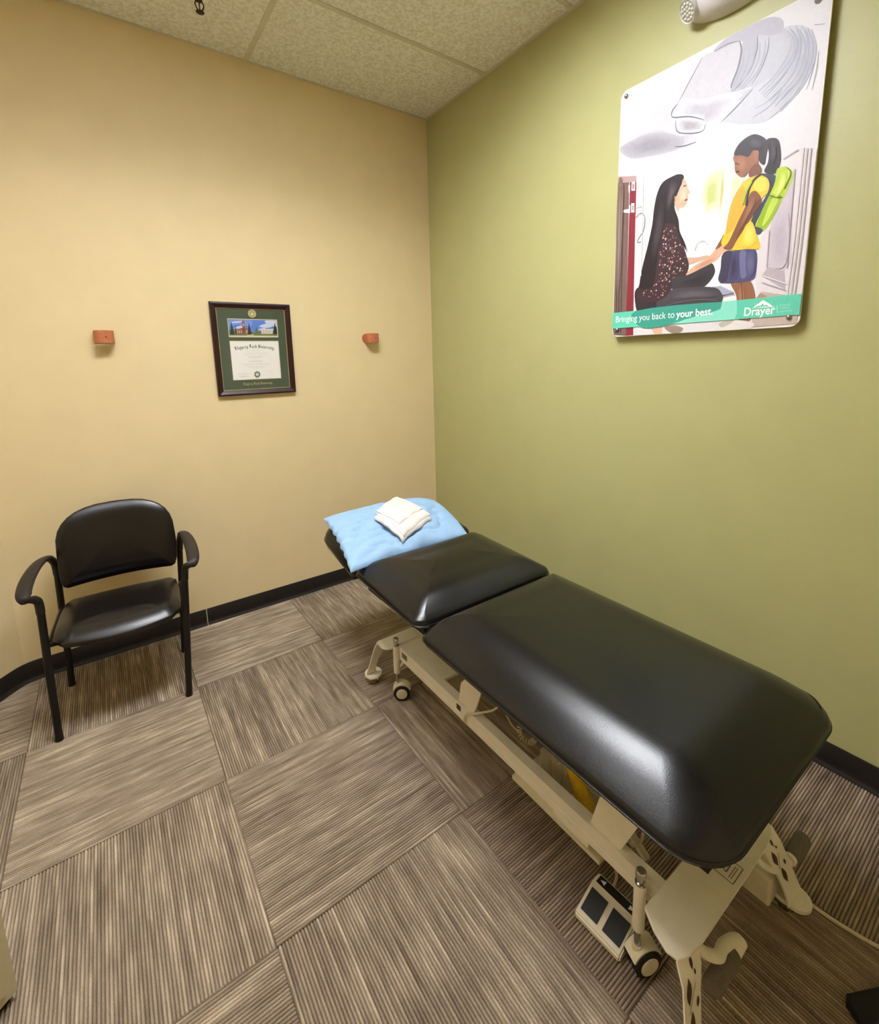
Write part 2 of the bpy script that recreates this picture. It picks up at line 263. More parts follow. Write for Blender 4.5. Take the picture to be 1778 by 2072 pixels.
P_LINES=[((128,128,140),4,[(228,841),(241,829),(303,808),(359,774)]),((128,128,140),5,[(228,841),(233,858),(251,873)]),((128,128,140),3,[(251,873),(294,935),(336,994)]),((128,128,140),4,[(247,817),(257,773),(307,748),(353,739),(363,759)]),((128,128,140),4,[(248,722),(285,711),(332,709)]),((128,128,140),4,[(231,690),(263,682),(293,682)]),((128,128,140),6,[(462,985),(470,949),(463,900),(447,860),(445,844)]),((128,128,140),4,[(518,973),(519,926),(500,869),(453,830)]),((128,128,140),4,[(516,811),(468,775),(418,744)]),((128,128,140),3,[(379,993),(421,995),(462,985)]),((128,128,140),3,[(554,951),(553,910),(538,865),(513,829)]),((168,171,188),3,[(598,951),(619,909),(615,871),(586,830),(534,796)]),((168,171,188),3,[(611,951),(634,902),(630,850),(601,809),(550,775)]),((168,171,188),3,[(628,947),(649,894),(646,838),(620,792),(574,755),(529,745)]),((168,171,188),3,[(645,938),(665,882),(663,826),(639,774),(598,736)]),((168,171,188),3,[(662,924),(679,875),(680,818),(660,765),(622,722),(575,694)]),((168,171,188),3,[(674,912),(689,857),(687,797),(675,741)]),((168,171,188),3,[(698,840),(697,788),(690,734)]),((168,171,188),3,[(610,777),(576,736),(521,719)]),((170,170,180),2,[(679,922),(707,910)]),((196,198,212),6,[(599,948),(621,905),(618,867),(591,826),(536,795)]),((176,180,200),4,[(605,946),(627,905),(626,862),(595,821),(544,784)]),((196,198,212),4,[(613,944),(632,901),(628,859),(600,812),(552,779)]),((176,180,200),6,[(616,943),(640,892),(633,851),(605,808),(556,767)]),((196,198,212),4,[(623,936),(646,887),(638,846),(617,801),(563,762)]),((176,180,200),4,[(632,934),(647,890),(644,841),(623,793),(569,755)]),((196,198,212),6,[(637,929),(658,879),(653,835),(626,792),(573,747)]),((176,180,200),4,[(640,931),(660,880),(658,828),(634,782),(579,739)]),((196,198,212),4,[(650,926),(668,874),(660,824),(639,774),(583,738)]),((176,180,200),6,[(655,924),(672,868),(668,817),(646,772),(590,728)]),((196,198,212),4,[(662,917),(674,869),(673,810),(650,765),(598,717)]),((176,180,200),4,[(665,915),(681,865),(679,805),(659,755),(603,712)]),((196,198,212),6,[(672,912),(689,855),(683,803),(661,754),(607,705)]),((182,183,198),5,[(479,953),(478,906),(464,872),(454,844)]),((182,183,198),5,[(495,951),(494,904),(480,868),(461,839)]),((182,183,198),5,[(512,949),(511,902),(494,864),(468,834)]),((182,183,198),5,[(528,946),(527,900),(509,860),(475,829)]),((182,183,198),5,[(544,944),(543,898),(524,857),(481,824)]),((88,68,64),3,[(9,645),(13,378),(19,20)]),((88,68,64),3,[(20,641),(25,376),(31,20)]),((88,68,64),3,[(33,638),(37,373),(44,19)]),((130,130,135),4,[(95,495),(116,509),(137,488),(134,437),(118,415),(108,394),(125,393)]),((150,150,155),3,[(96,533),(118,535),(121,527)]),((190,190,196),3,[(355,313),(363,338),(387,342),(405,322)]),((200,200,200),3,[(122,657),(129,459),(133,251)]),((190,182,192),5,[(628,552),(670,568)]),((176,166,178),4,[(666,509),(667,352),(670,196)]),((240,236,240),4,[(598,182),(671,146)]),((180,170,180),4,[(598,160),(672,124)]),((196,186,186),6,[(694,563),(694,290),(689,106)]),((180,170,170),5,[(705,559),(705,287),(700,104)]),((214,206,206),5,[(684,567),(683,292),(678,107)]),((196,186,196),4,[(606,333),(608,210)]),((60,60,70),4,[(467,129),(509,133)]),((120,112,118),2,[(254,116),(317,124),(387,124),(454,114)]),((90,50,46),3,[(295,564),(305,564)]),((150,60,60),4,[(303,510),(314,511)]),((70,60,64),2,[(313,350),(325,319),(316,306)]),((110,70,52),3,[(530,169),(538,119),(542,37)]),((60,40,34),3,[(479,587),(494,578)]),((110,50,44),4,[(483,557),(493,557)]),((58,64,86),8,[(566,526),(544,512),(530,482),(526,433)]),((170,190,60),6,[(538,508),(524,480),(515,440)]),((90,110,40),3,[(596,449),(616,436),(636,432)]),((90,110,40),3,[(642,522),(655,499),(640,455)])]
P_DOTS=[(242,229,0),(233,170,1),(235,361,2),(235,347,2),(182,182,2),(195,206,0),(260,270,1),(245,217,0),(302,255,2),(289,318,1),(223,412,2),(214,335,0),(264,322,1),(226,281,1),(226,396,0),(269,242,0),(236,168,0),(233,382,2),(259,336,1),(231,313,0),(229,191,0),(282,344,1),(233,379,2),(222,388,2),(286,287,0),(229,271,0),(243,399,1),(277,240,0),(318,295,0),(219,401,0),(321,265,0),(267,331,1),(255,342,2),(159,189,0),(268,290,0),(203,207,2),(213,283,2),(271,311,1),(274,340,1),(216,301,1),(234,195,1),(204,182,2),(228,415,1),(214,295,1),(216,324,2),(184,210,1),(289,259,2),(212,332,0),(260,211,2),(228,385,1),(300,247,2),(219,243,0),(252,334,0),(235,182,0),(135,211,2),(218,153,0),(230,272,1),(275,377,0),(250,291,1),(246,245,2),(237,383,0),(259,404,0),(275,247,2),(248,194,0),(256,238,0),(249,355,1),(274,358,2),(269,416,1),(247,221,2),(233,282,1),(235,420,1),(237,280,2),(173,196,0),(247,374,0),(256,230,1),(236,220,1),(302,338,1),(270,310,0),(269,321,0),(213,427,1),(236,240,0),(242,228,2),(234,348,1),(248,273,2),(274,326,2),(147,169,0),(251,303,0),(213,153,0),(240,352,0),(274,305,1),(172,214,2),(258,234,0),(163,195,0),(286,285,1),(248,303,1),(294,346,2),(238,342,2),(311,273,2),(226,352,0),(216,324,0),(223,316,0),(234,277,1),(141,204,0),(243,175,1),(311,245,0),(263,304,0),(264,379,0),(284,237,0),(229,218,2),(150,184,1),(277,345,2),(260,288,2),(148,178,2),(233,160,2),(289,304,1),(297,289,0),(253,299,1),(252,407,2),(226,161,0),(265,302,0),(214,287,1),(268,284,2),(143,198,2),(202,165,1),(181,203,1),(256,411,1),(263,279,1),(223,396,1),(222,229,1),(262,328,1),(214,245,0),(214,217,1),(299,293,2),(257,259,2),(190,171,0),(225,363,2),(279,265,0),(255,304,1),(171,162,0),(225,200,1),(193,203,0),(263,341,0),(257,263,2),(227,335,1),(262,387,0),(224,249,2),(254,375,1),(177,160,0),(249,354,0),(172,216,1)]
P_BAND=[(0,108),(720,107),(719,39),(1,38)]
P_BAND_DARK=[[(117,107),(468,107),(457,80),(392,53),(312,47),(226,30),(138,38)]]
P_BAND_LIGHT=[[(291,40),(332,53),(466,79),(471,107),(521,106),(525,61),(518,39)]]
P_TEXT={'t1':[(19,65),(290,63)],'t2':[(297,63),(439,64)],'logo':[(549,49),(647,48)],'small':[(659,71),(692,73)],'small2':[(660,61),(689,63)],'small3':[(661,50),(697,52)]}
P_MOUNT=[[(574,72),(586,84),(595,90),(607,99),(622,88),(629,83),(643,70),(627,74),(617,82),(612,78),(607,88),(601,80),(591,80)],[(581,73),(603,76),(615,76),(635,71),(611,73)]]
P_BAR=[(651,75),(655,49)]
P_SCREWS=[(27,993),(26,32),(689,33),(683,987)]
FRAME_RECT=(-1.4579,-1.0262,1.3096,1.8202)
D_PTS={'inner':[(32,481),(411,483),(408,31),(29,28)],'photo':[(90,418),(350,420),(349,335),(90,333)],'photoo':[(86,424),(356,425),(354,323),(85,323)],'cert':[(90,299),(350,300),(347,88),(88,90)],'certo':[(85,303),(354,304),(352,85),(85,86)],'seal':[(218,453),(240,454)],'cseal':[(217,115),(233,115)],'title':[(110,251),(203,269),(324,251)],'bottom':[(135,55),(299,57)],'name':[(177,211),(256,212)],'deg':[(178,186),(254,187)],'l1':[(198,254),(237,254)],'l2':[(167,247),(267,247)],'l3':[(151,233),(280,234)],'l4':[(156,226),(280,227)],'l5':[(200,201),(232,201)],'l6':[(138,174),(291,174)],'l7':[(145,168),(286,168)],'l8':[(158,160),(274,159)],'l9':[(170,152),(262,151)],'s1':[(110,119),(183,120)],'s2':[(118,103),(171,104)],'s3':[(275,128),(303,128)]}
# ------------------------------------------------------------------ materials
M = {}
M['yellow'] = mat('yellow_paint', (234, 214, 168), .55, spec=.25, var=.02, vscale=6, bump=.25, bscale=260, bdist=.0012)
M['green'] = mat('green_paint', (182, 181, 126), .42, spec=.5, var=.02, vscale=6, bump=.25, bscale=260, bdist=.0012)
M['base'] = mat('black_vinyl_base', (30, 26, 25), .45, spec=.4, var=.15, vscale=20, bump=.1)
M['grid'] = mat('ceiling_grid_paint', (214, 208, 190), .5, var=.03)
M['vinyl'] = mat('black_upholstery_vinyl', (7, 8, 13), .27, spec=.5, var=.15, vscale=14, bump=.35, bscale=420, bdist=.0006)
M['vinyl2'] = mat('dark_chair_vinyl', (15, 12, 13), .31, spec=.55, var=.15, vscale=14, bump=.35, bscale=420, bdist=.0006)
M['chairmetal'] = mat('black_powder_coat', (16, 12, 12), .42, spec=.4, var=.1, bump=.15, bscale=500)
M['arm'] = mat('black_arm_plastic', (36, 30, 28), .5, spec=.4, var=.12, bump=.3, bscale=500)
M['cream'] = mat('cream_enamel', (240, 233, 214), .42, spec=.45, var=.04, vscale=18, bump=.12, bscale=300)
M['cream2'] = mat('cream_plastic', (230, 220, 192), .45, spec=.45, var=.04)
M['chrome'] = mat('chrome', (190, 186, 176), .22, metal=1, var=.05)
M['rubber'] = mat('black_rubber', (14, 13, 13), .6, var=.2)
M['blackboard'] = mat('black_underside_board', (12, 11, 12), .7, var=.2)
M['foam'] = mat('grey_foam', (112, 104, 92), .9, spec=.2, var=.12, vscale=120, bump=.6, bscale=600, bdist=.001)
M['yellowsleeve'] = mat('yellow_sleeve', (220, 180, 20), .6, var=.12, vscale=90, bump=.4, bscale=400)
M['cable'] = mat('cream_cable', (212, 200, 174), .5, var=.08)
M['pillow'] = mat('pale_blue_cotton', (152, 186, 222), .85, spec=.15, var=.03, vscale=25, bump=.25, bscale=700, bdist=.0006)
M['towel'] = mat('white_terry', (222, 218, 214), .95, spec=.1, var=.03, vscale=60, bump=.5, bscale=900, bdist=.001)
M['terra'] = mat('terracotta_leather', (186, 112, 74), .6, spec=.3, var=.14, vscale=70, bump=.2, bscale=300)
M['darkhole'] = mat('dark_hole_paint', (50, 22, 12), .8, var=.1)  # shade inside the holder's hole, put in as a dark colour
M['mahogany'] = mat('mahogany_wood', (44, 15, 16), .4, spec=.4, var=.35, vscale=30)
M['matboard'] = mat('green_mat_board', (72, 86, 68), .85, var=.06, vscale=200)
M['gold'] = mat('gold_fillet', (206, 186, 120), .4, metal=.35, var=.08)
M['white'] = mat('white_plastic', (232, 230, 232), .4, var=.02)
M['panel'] = mat('poster_panel_edge', (226, 220, 190), .5, var=.03)
M['steel'] = mat('brushed_steel', (170, 168, 164), .3, metal=1, var=.08)
M['dark'] = mat('dark_bronze', (52, 44, 34), .45, metal=.6, var=.2)
M['blackfab'] = mat('black_fabric', (20, 20, 22), .9, var=.3, vscale=300, bump=.5, bscale=500)
M['printposter'] = ink_mat('poster_print', .42)
M['printpaper'] = ink_mat('paper_print', .6)
def glass_mat():
    m = bpy.data.materials.new('picture_glass'); m.use_nodes = True; nt = m.node_tree; nt.nodes.clear()
    out = nt.nodes.new('ShaderNodeOutputMaterial'); mx = nt.nodes.new('ShaderNodeMixShader')
    t = nt.nodes.new('ShaderNodeBsdfTransparent'); g = nt.nodes.new('ShaderNodeBsdfGlossy'); g.inputs['Roughness'].default_value = .02
    lw = nt.nodes.new('ShaderNodeLayerWeight'); lw.inputs['Blend'].default_value = .5
    pw = nt.nodes.new('ShaderNodeMath'); pw.operation = 'POWER'; pw.inputs[1].default_value = 5
    ad = nt.nodes.new('ShaderNodeMath'); ad.operation = 'MULTIPLY_ADD'; ad.inputs[1].default_value = .9; ad.inputs[2].default_value = .03
    nt.links.new(lw.outputs['Facing'], pw.inputs[0]); nt.links.new(pw.outputs[0], ad.inputs[0]); nt.links.new(ad.outputs[0], mx.inputs[0])
    nt.links.new(t.outputs[0], mx.inputs[1]); nt.links.new(g.outputs[0], mx.inputs[2])
    nt.links.new(mx.outputs[0], out.inputs[0]); return m
M["glass"] = glass_mat()
PITCH = .0084
def carpet_mat():
    m, nt, b = nodes('ribbed_carpet'); L = nt.links; N = nt.nodes.new
    tc = N('ShaderNodeTexCoord'); oi = N('ShaderNodeObjectInfo'); sx = N('ShaderNodeSeparateXYZ'); L.new(tc.outputs['Object'], sx.inputs[0])
    def math_(op, a, bb=None):
        n = N('ShaderNodeMath'); n.operation = op
        for i, v in enumerate((a, bb)):
            if v is None: continue
            if isinstance(v, (int, float)): n.inputs[i].default_value = v
            else: L.new(v, n.inputs[i])
        return n.outputs[0]
    pitch = PITCH
    wob = N('ShaderNodeTexNoise'); wob.inputs['Scale'].default_value = 160; wob.inputs['Detail'].default_value = 2
    L.new(tc.outputs['Object'], wob.inputs['Vector'])
    xw = math_('ADD', sx.outputs[0], math_('MULTIPLY', math_('SUBTRACT', wob.outputs['Fac'], .5), .0006))
    rr = math_('DIVIDE', xw, pitch); idx = math_('FLOOR', rr); fr = math_('FRACT', rr)
    rnd = math_('MULTIPLY', oi.outputs['Random'], 97.0)
    def streak(sy, seed, kx=1.0):
        c = N('ShaderNodeCombineXYZ'); L.new(math_('MULTIPLY', math_('ADD', idx, seed), 3.713*kx), c.inputs[0]); L.new(math_('MULTIPLY', sx.outputs[1], sy), c.inputs[1]); L.new(rnd, c.inputs[2])
        n = N('ShaderNodeTexNoise'); n.inputs['Scale'].default_value = 1.0; n.inputs['Detail'].default_value = 1.5; L.new(c.outputs[0], n.inputs['Vector']); return n.outputs['Fac']
    s1 = streak(7.0, 0.0); s2 = streak(1.6, 40.0)
    cb = N('ShaderNodeCombineXYZ'); L.new(math_('MULTIPLY', sx.outputs[0], 26.0), cb.inputs[0]); L.new(math_('MULTIPLY', sx.outputs[1], 3.0), cb.inputs[1]); L.new(rnd, cb.inputs[2])
    band = N('ShaderNodeTexNoise'); band.inputs['Scale'].default_value = 1.0; band.inputs['Detail'].default_value = 1; L.new(cb.outputs[0], band.inputs['Vector'])
    big = N('ShaderNodeTexNoise'); big.inputs['Scale'].default_value = 6; big.inputs['Detail'].default_value = 3
    geo = N('ShaderNodeNewGeometry'); L.new(geo.outputs['Position'], big.inputs['Vector'])
    v = math_('ADD', math_('ADD', math_('MULTIPLY', s1, .50), math_('MULTIPLY', s2, .38)), math_('ADD', math_('MULTIPLY', math_('SUBTRACT', band.outputs['Fac'], .5), .18), math_('ADD', math_('MULTIPLY', big.outputs['Fac'], .22), math_('MULTIPLY', math_('SUBTRACT', oi.outputs['Random'], .5), .05))))
    ramp = N('ShaderNodeValToRGB'); e = ramp.color_ramp.elements
    e[0].position = .36; e[0].color = lin((128, 110, 93))+(1,); e[1].position = .80; e[1].color = lin((238, 220, 192))+(1,)
    for p, c in ((.46, (150, 132, 113)), (.54, (166, 148, 128)), (.62, (184, 166, 144)), (.70, (206, 188, 164))):
        x = ramp.color_ramp.elements.new(p); x.color = lin(c)+(1,)
    L.new(v, ramp.inputs['Fac'])
    fib = N('ShaderNodeTexNoise'); fib.inputs['Scale'].default_value = 420; fib.inputs['Detail'].default_value = 3; L.new(tc.outputs['Object'], fib.inputs['Vector'])
    yarn = N('ShaderNodeTexNoise'); yarn.inputs['Scale'].default_value = 300; yarn.inputs['Detail'].default_value = 2; L.new(tc.outputs['Object'], yarn.inputs['Vector'])
    mul = math_('ADD', math_('MULTIPLY', yarn.outputs['Fac'], .5), .62)          # flecked yarn, independent of the relief
    mx = N('ShaderNodeMix'); mx.data_type = 'RGBA'; mx.blend_type = 'MULTIPLY'; mx.inputs[0].default_value = 1
    L.new(ramp.outputs['Color'], mx.inputs[6]); L.new(mul, mx.inputs[7]); L.new(mx.outputs[2], b.inputs['Base Color'])
    bp = N('ShaderNodeBump'); bp.inputs['Strength'].default_value = .6; bp.inputs['Distance'].default_value = .0015
    L.new(fib.outputs['Fac'], bp.inputs['Height']); L.new(bp.outputs['Normal'], b.inputs['Normal'])
    b.inputs['Roughness'].default_value = .95; b.inputs['Specular IOR Level'].default_value = .1
    return m
M['carpet'] = carpet_mat()
def ceiling_mat():
    m, nt, b = nodes('mineral_ceiling_tile'); L = nt.links; N = nt.nodes.new
    tc = N('ShaderNodeTexCoord'); a = N('ShaderNodeTexNoise'); a.inputs['Scale'].default_value = 95; a.inputs['Detail'].default_value = 5; a.inputs['Roughness'].default_value = .6
    L.new(tc.outputs['Object'], a.inputs['Vector'])
    r = N('ShaderNodeValToRGB'); r.color_ramp.elements[0].position = .38; r.color_ramp.elements[0].color = lin((228, 224, 212))+(1,)
    r.color_ramp.elements[1].position = .6; r.color_ramp.elements[1].color = lin((250, 249, 243))+(1,)
    a2 = N('ShaderNodeTexNoise'); a2.inputs['Scale'].default_value = 70; a2.inputs['Detail'].default_value = 4; L.new(tc.outputs['Object'], a2.inputs['Vector'])
    L.new(a2.outputs['Fac'], r.inputs['Fac']); L.new(r.outputs['Color'], b.inputs['Base Color'])
    bp = N('ShaderNodeBump'); bp.inputs['Strength'].default_value = .8; bp.inputs['Distance'].default_value = .003
    L.new(a.outputs['Fac'], bp.inputs['Height']); L.new(bp.outputs['Normal'], b.inputs['Normal'])
    b.inputs['Roughness'].default_value = .95; b.inputs['Specular IOR Level'].default_value = .1
    return m
M['tile'] = ceiling_mat()
# ------------------------------------------------------------------ room shell
XL, YF = -3.75, -3.75                       # far left wall, wall behind the camera
CX = -2.435                                # where the diagonal wall meets the yellow wall
DD = Vector((-.669, -.743))                # its direction
tL = (XL-CX)/DD.x; CY = DD.y*tL
def slab(name, x0, x1, y0, y1, z0, z1, m): return struct(obj(name, boxo(x0, x1, y0, y1, z0, z1), m, sm=False))
slab('wall_back', CX-.12, .12, 0, .12, 0, CEIL+.1, M['yellow'])
slab('wall_right', 0, .12, YF, 0, 0, CEIL+.1, M['green'])
slab('wall_front', XL-.12, .12, YF-.12, YF, 0, CEIL+.1, M['yellow'])
slab('wall_side', XL-.12, XL, YF, CY+.05, 0, CEIL+.1, M['yellow'])
nrm = Vector((DD.y, -DD.x))                # points away from the room
if nrm.x > 0: nrm = -nrm
bm = bm_new(); a = Vector((CX, 0)); c = Vector((XL, CY))
prism(bm, [(a.x, a.y, 0), (c.x, c.y, 0), (c.x+nrm.x*.12, c.y+nrm.y*.12, 0), (a.x+nrm.x*.12, a.y+nrm.y*.12, 0)], (0, 0, CEIL+.1))
struct(obj('wall_left', bm, M['yellow'], sm=False))
# floor: slab + carpet tiles
floor = slab('floor', XL-.12, .12, YF-.12, .12, -.15, -.012, M['base'])
T = .6096; OX, OY = -1.7755, -.5611
tile_meshes = {}
def carpet_tile(x0, x1, y0, y1, along_y):
    cx, cy = (x0+x1)/2, (y0+y1)/2; key = (round(x1-x0, 4), round(y1-y0, 4), along_y)
    if key not in tile_meshes:
        hx, hy = (x1-x0)/2-.0004, (y1-y0)/2-.0004
        if not along_y: hx, hy = hy, hx
        b_ = bm_new(); xs_ = [-hx]; n0 = math.ceil(-hx/PITCH*7+1e-6); n1 = math.floor(hx/PITCH*7-1e-6)
        xs_ += [k/7*PITCH for k in range(n0, n1+1)]+[hx]; rows_ = []
        for x in xs_:                      # ribbed pile: one round ridge per yarn row
            h = -.0062*(1-abs(math.sin(math.pi*x/PITCH))**.7)
            rows_.append([b_.verts.new((x, -hy, -.012)), b_.verts.new((x, -hy, h-.0012)), b_.verts.new((x, -hy+.0016, h)), b_.verts.new((x, hy-.0016, h)), b_.verts.new((x, hy, h-.0012)), b_.verts.new((x, hy, -.012))])
        for p_, q_ in zip(rows_, rows_[1:]):
            for k in range(6): b_.faces.new((p_[k], q_[k], q_[(k+1) % 6], p_[(k+1) % 6]))
        b_.faces.new(rows_[0]); b_.faces.new(rows_[-1][::-1]); bmesh.ops.recalc_face_normals(b_, faces=b_.faces[:])
        me = bpy.data.meshes.new('carpet_tile'); b_.to_mesh(me); b_.free(); me.materials.append(M['carpet']); tile_meshes[key] = me
    o = bpy.data.objects.new('carpet_tile', tile_meshes[key]); COL.objects.link(o)
    o.location = (cx, cy, 0); o.rotation_euler = (0, 0, 0 if along_y else math.pi/2); o.parent = floor
for i in range(-4, 4):
    for j in range(0, 8):
        x0, x1 = OX+i*T, OX+(i+1)*T; y1, y0 = OY-(j-1)*T, OY-j*T
        x0, x1 = max(x0, XL), min(x1, 0); y0, y1 = max(y0, YF), min(y1, 0)
        if x1-x0 < .01 or y1-y0 < .01: continue
        carpet_tile(x0, x1, y0, y1, (i+j) % 2 != 0)
# ceiling: slab above, T bar grid and lay-in tiles
ceil = slab('ceiling', XL-.12, .12, YF-.12, .12, CEIL+.1, CEIL+.2, M['grid'])
GX, GY = -1.1565, -.6071
XA = [0, GX, GX-1.2192, GX-2.4384, XL]; XB = [0, -.8104, -2.0296, -3.2488, XL]      # the joints shift past the second row
ys = [0]+[GY-k*.6096 for k in range(6)]
ys = [y for y in ys if y > YF]+[YF]
def is_light(x0, x1, y0, y1): return any(x0 < l[0] < x1 and y0 < l[1] < y1 for l in TROFFERS)
bw = .012
for j in range(len(ys)-1):
    xs = XA if j < 2 else XB; y0, y1 = ys[j+1], ys[j]
    for k in range(len(xs)-1):
        x0, x1 = xs[k+1], xs[k]
        if not is_light(x0, x1, y0, y1): obj('ceiling_tile', boxo(x0+.004, x1-.004, y0+.004, y1-.004, CEIL+.003, CEIL+.018), M['tile'], ceil, sm=False)
        if k: obj('grid_bar', boxo(x1-bw, x1+bw, y0+bw, y1-(bw if j else 0), CEIL-.001, CEIL+.02), M['grid'], ceil, sm=False)
for y in ys[1:-1]: obj('grid_bar', boxo(XL, 0, y-bw, y+bw, CEIL-.001, CEIL+.02), M['grid'], ceil, sm=False)
struct(obj('trim_1', boxo(-.022, -.0005, YF, -.0005, CEIL-.004, CEIL+.02), M['grid'], sm=False))
struct(obj('trim_2', boxo(CX-.3, -.022, -.012, -.0005, CEIL-.002, CEIL+.02), M['grid'], sm=False))
# cove baseboard, swept profile (offset from wall, height)
BB = .0955
PROF = [(0, 0), (.016, 0), (.0155, .003), (.009, .009), (.0055, .018), (.005, .03), (.005, BB-.003), (.003, BB), (0, BB)]
def baseboard(name, path):
    b_ = bm_new(); rows = []
    P = [Vector((p[0], p[1], 0)) for p in path]
    for i, p in enumerate(P):
        d0 = (P[i]-P[i-1]).normalized() if i else (P[1]-P[0]).normalized(); d1 = (P[i+1]-P[i]).normalized() if i < len(P)-1 else d0
        n0 = Vector((d0.y, -d0.x, 0)); n1 = Vector((d1.y, -d1.x, 0)); n_ = (n0+n1).normalized(); s = 1/max(.3, n_.dot(n0))
        rows.append([b_.verts.new(p+n_*o_*s+Vector((0, 0, h))) for o_, h in PROF])
    m_ = len(PROF)
    for a_, c_ in zip(rows, rows[1:]):
        for k in range(m_): b_.faces.new((a_[k], a_[(k+1) % m_], c_[(k+1) % m_], c_[k]))
    b_.faces.new(rows[0]); b_.faces.new(rows[-1][::-1])
    return struct(obj(name, b_, M['base'], ang=50))
JX = -1.638                                # open joint in the base under the chair
baseboard('baseboard_back', [(JX+.0025, 0), (-.001, 0)])
arc = []
R_ = .16                                   # the vinyl base wraps the corner in a soft curve
tang = R_*math.tan(math.radians(42/2)); p_in = Vector((CX+tang, 0)); p_out = Vector((CX, 0))+DD*tang
for k in range(9):
    t = k/8; q = (1-t)**2*p_out+2*t*(1-t)*Vector((CX, 0))+t*t*p_in; arc.append((q.x, q.y))
baseboard('baseboard_left', [(XL, CY)]+arc+[(JX-.0025, 0)])
baseboard('baseboard_right', [(0, -.005), (0, YF)])
# ------------------------------------------------------------------ ceiling light panels
LBL = ['white recessed ceiling light panel above the treatment table and its near floor', 'white recessed ceiling light panel above the angled corner wall']
for k, (lx, ly, ls, nm) in enumerate(TROFFERS):
    hx, hy = .594, .290; x0, x1, y0, y1 = lx-hx, lx+hx, ly-hy, ly+hy; zb = CEIL+.095
    r = empty('ceiling_light_%s_offscreen' % nm, (lx, ly, CEIL)); tag(r, LBL[k], 'ceiling light')
    b_ = bm_new()
    for q in ((x0, x1, y0, y0+.02), (x0, x1, y1-.02, y1), (x0, x0+.02, y0+.02, y1-.02), (x1-.02, x1, y0+.02, y1-.02)): box(b_, *q, CEIL, zb)
    obj('housing', b_, M['white'], r, sm=False)
    for j in (1, 2):                       # louvre blades along the fixture
        yy = y0+(y1-y0)*j/3; obj('louvre', boxo(x0+.02, x1-.02, yy-.004, yy+.004, CEIL+.02, CEIL+.08), M['white'], r, sm=False)
    obj('diffuser_%s_offscreen' % nm, boxo(x0+.02, x1-.02, y0+.02, y1-.02, zb-.008, zb), emit('light_diffuser_%d' % k, LIGHT_COL, ls), r, sm=False)
# ------------------------------------------------------------------ treatment table
TB = empty('treatment_table', (-.865, -1.78, 0))
tag(TB, 'black padded treatment table on a cream steel lifting base beside the green wall', 'treatment table')
PX0, PX1 = -1.196, -.503
# pads
p_main = obj('leg_pad', pad(rrect(PX0, PX1, -2.556, -1.5865, .085, 10, radii=(.05, .05, .11, .11)), .532, .648, .022, crown=.006, inner=5, bulge=.003, er_bottom=.018, soft=(.18, .078), rect=(.18, .075)), M['vinyl'], TB, ang=80)
def mid_f(c):
    a_ = math.radians(2.2); y, z = c.y+1.58, c.z-.6; return Vector((c.x, -1.58+y*math.cos(a_)-z*math.sin(a_), .6+y*math.sin(a_)+z*math.cos(a_)))
p_mid = obj('back_pad', pad(rrect(PX0+.002, PX1-.002, -1.5875, -1.076, .05, 10), .556, .652, .022, crown=.006, inner=5, f=mid_f, bulge=.003, er_bottom=.018, soft=(.17, .058), rect=(.10, .11)), M['vinyl'], TB, ang=80)
hz, hy_, tilt = .617, -1.066, math.radians(11)
def head_f(c):                             # tilt about the hinge line
    y, z = c.y-hy_, c.z-hz; return Vector((c.x, hy_+y*math.cos(tilt)-z*math.sin(tilt), hz+y*math.sin(tilt)+z*math.cos(tilt)))
p_head = obj('head_pad', pad(rrect(-1.187, -.512, hy_+.004, hy_+.385, .07, 8, radii=(.1, .1, .04, .04)), hz-.085, hz+.008, .042, crown=.006, inner=5, f=head_f, bulge=.005, er_bottom=.03), M['vinyl'], TB, ang=60)
obj('pad_board', boxo(PX0+.05, PX1-.05, -2.52, -1.62, .512, .532), M['blackboard'], TB, sm=False)
obj('pad_board', boxo(PX0+.05, PX1-.05, -1.55, -1.12, .517, .537), M['blackboard'], TB, sm=False)
b_ = bm_new(); prism(b_, [head_f(Vector(p)) for p in ((-1.16, hy_+.04, hz-.105), (-.61, hy_+.04, hz-.105), (-.61, hy_+.34, hz-.105), (-1.16, hy_+.34, hz-.105))], head_f(Vector((0, 0, hz-.083)))-head_f(Vector((0, 0, hz-.105))))
obj('pad_board', b_, M['blackboard'], TB, sm=False)
for y in (-1.587, -1.083):                 # black hinge strips between the pads
    obj('hinge', boxo(PX0+.07, PX1-.07, y-.02, y+.02, .53, .556, .004), M['blackboard'], TB)
# upper frame
for x in (-1.085, -.725): obj('upper_rail', boxo(x-.02, x+.02, -2.42, -1.15, .465, .515, .003), M['cream'], TB)
for y in (-2.36, -1.64): obj('upper_crossbar', boxo(-1.066, -.744, y-.02, y+.02, .468, .512, .003), M['cream'], TB)
for x in (-1.0, -.77): obj('head_bracket', tube(bm_new(), [(x, -1.13, .50), (x, -1.0, .52), (x, -.82, .565)], .012, 8), M['cream'], TB)
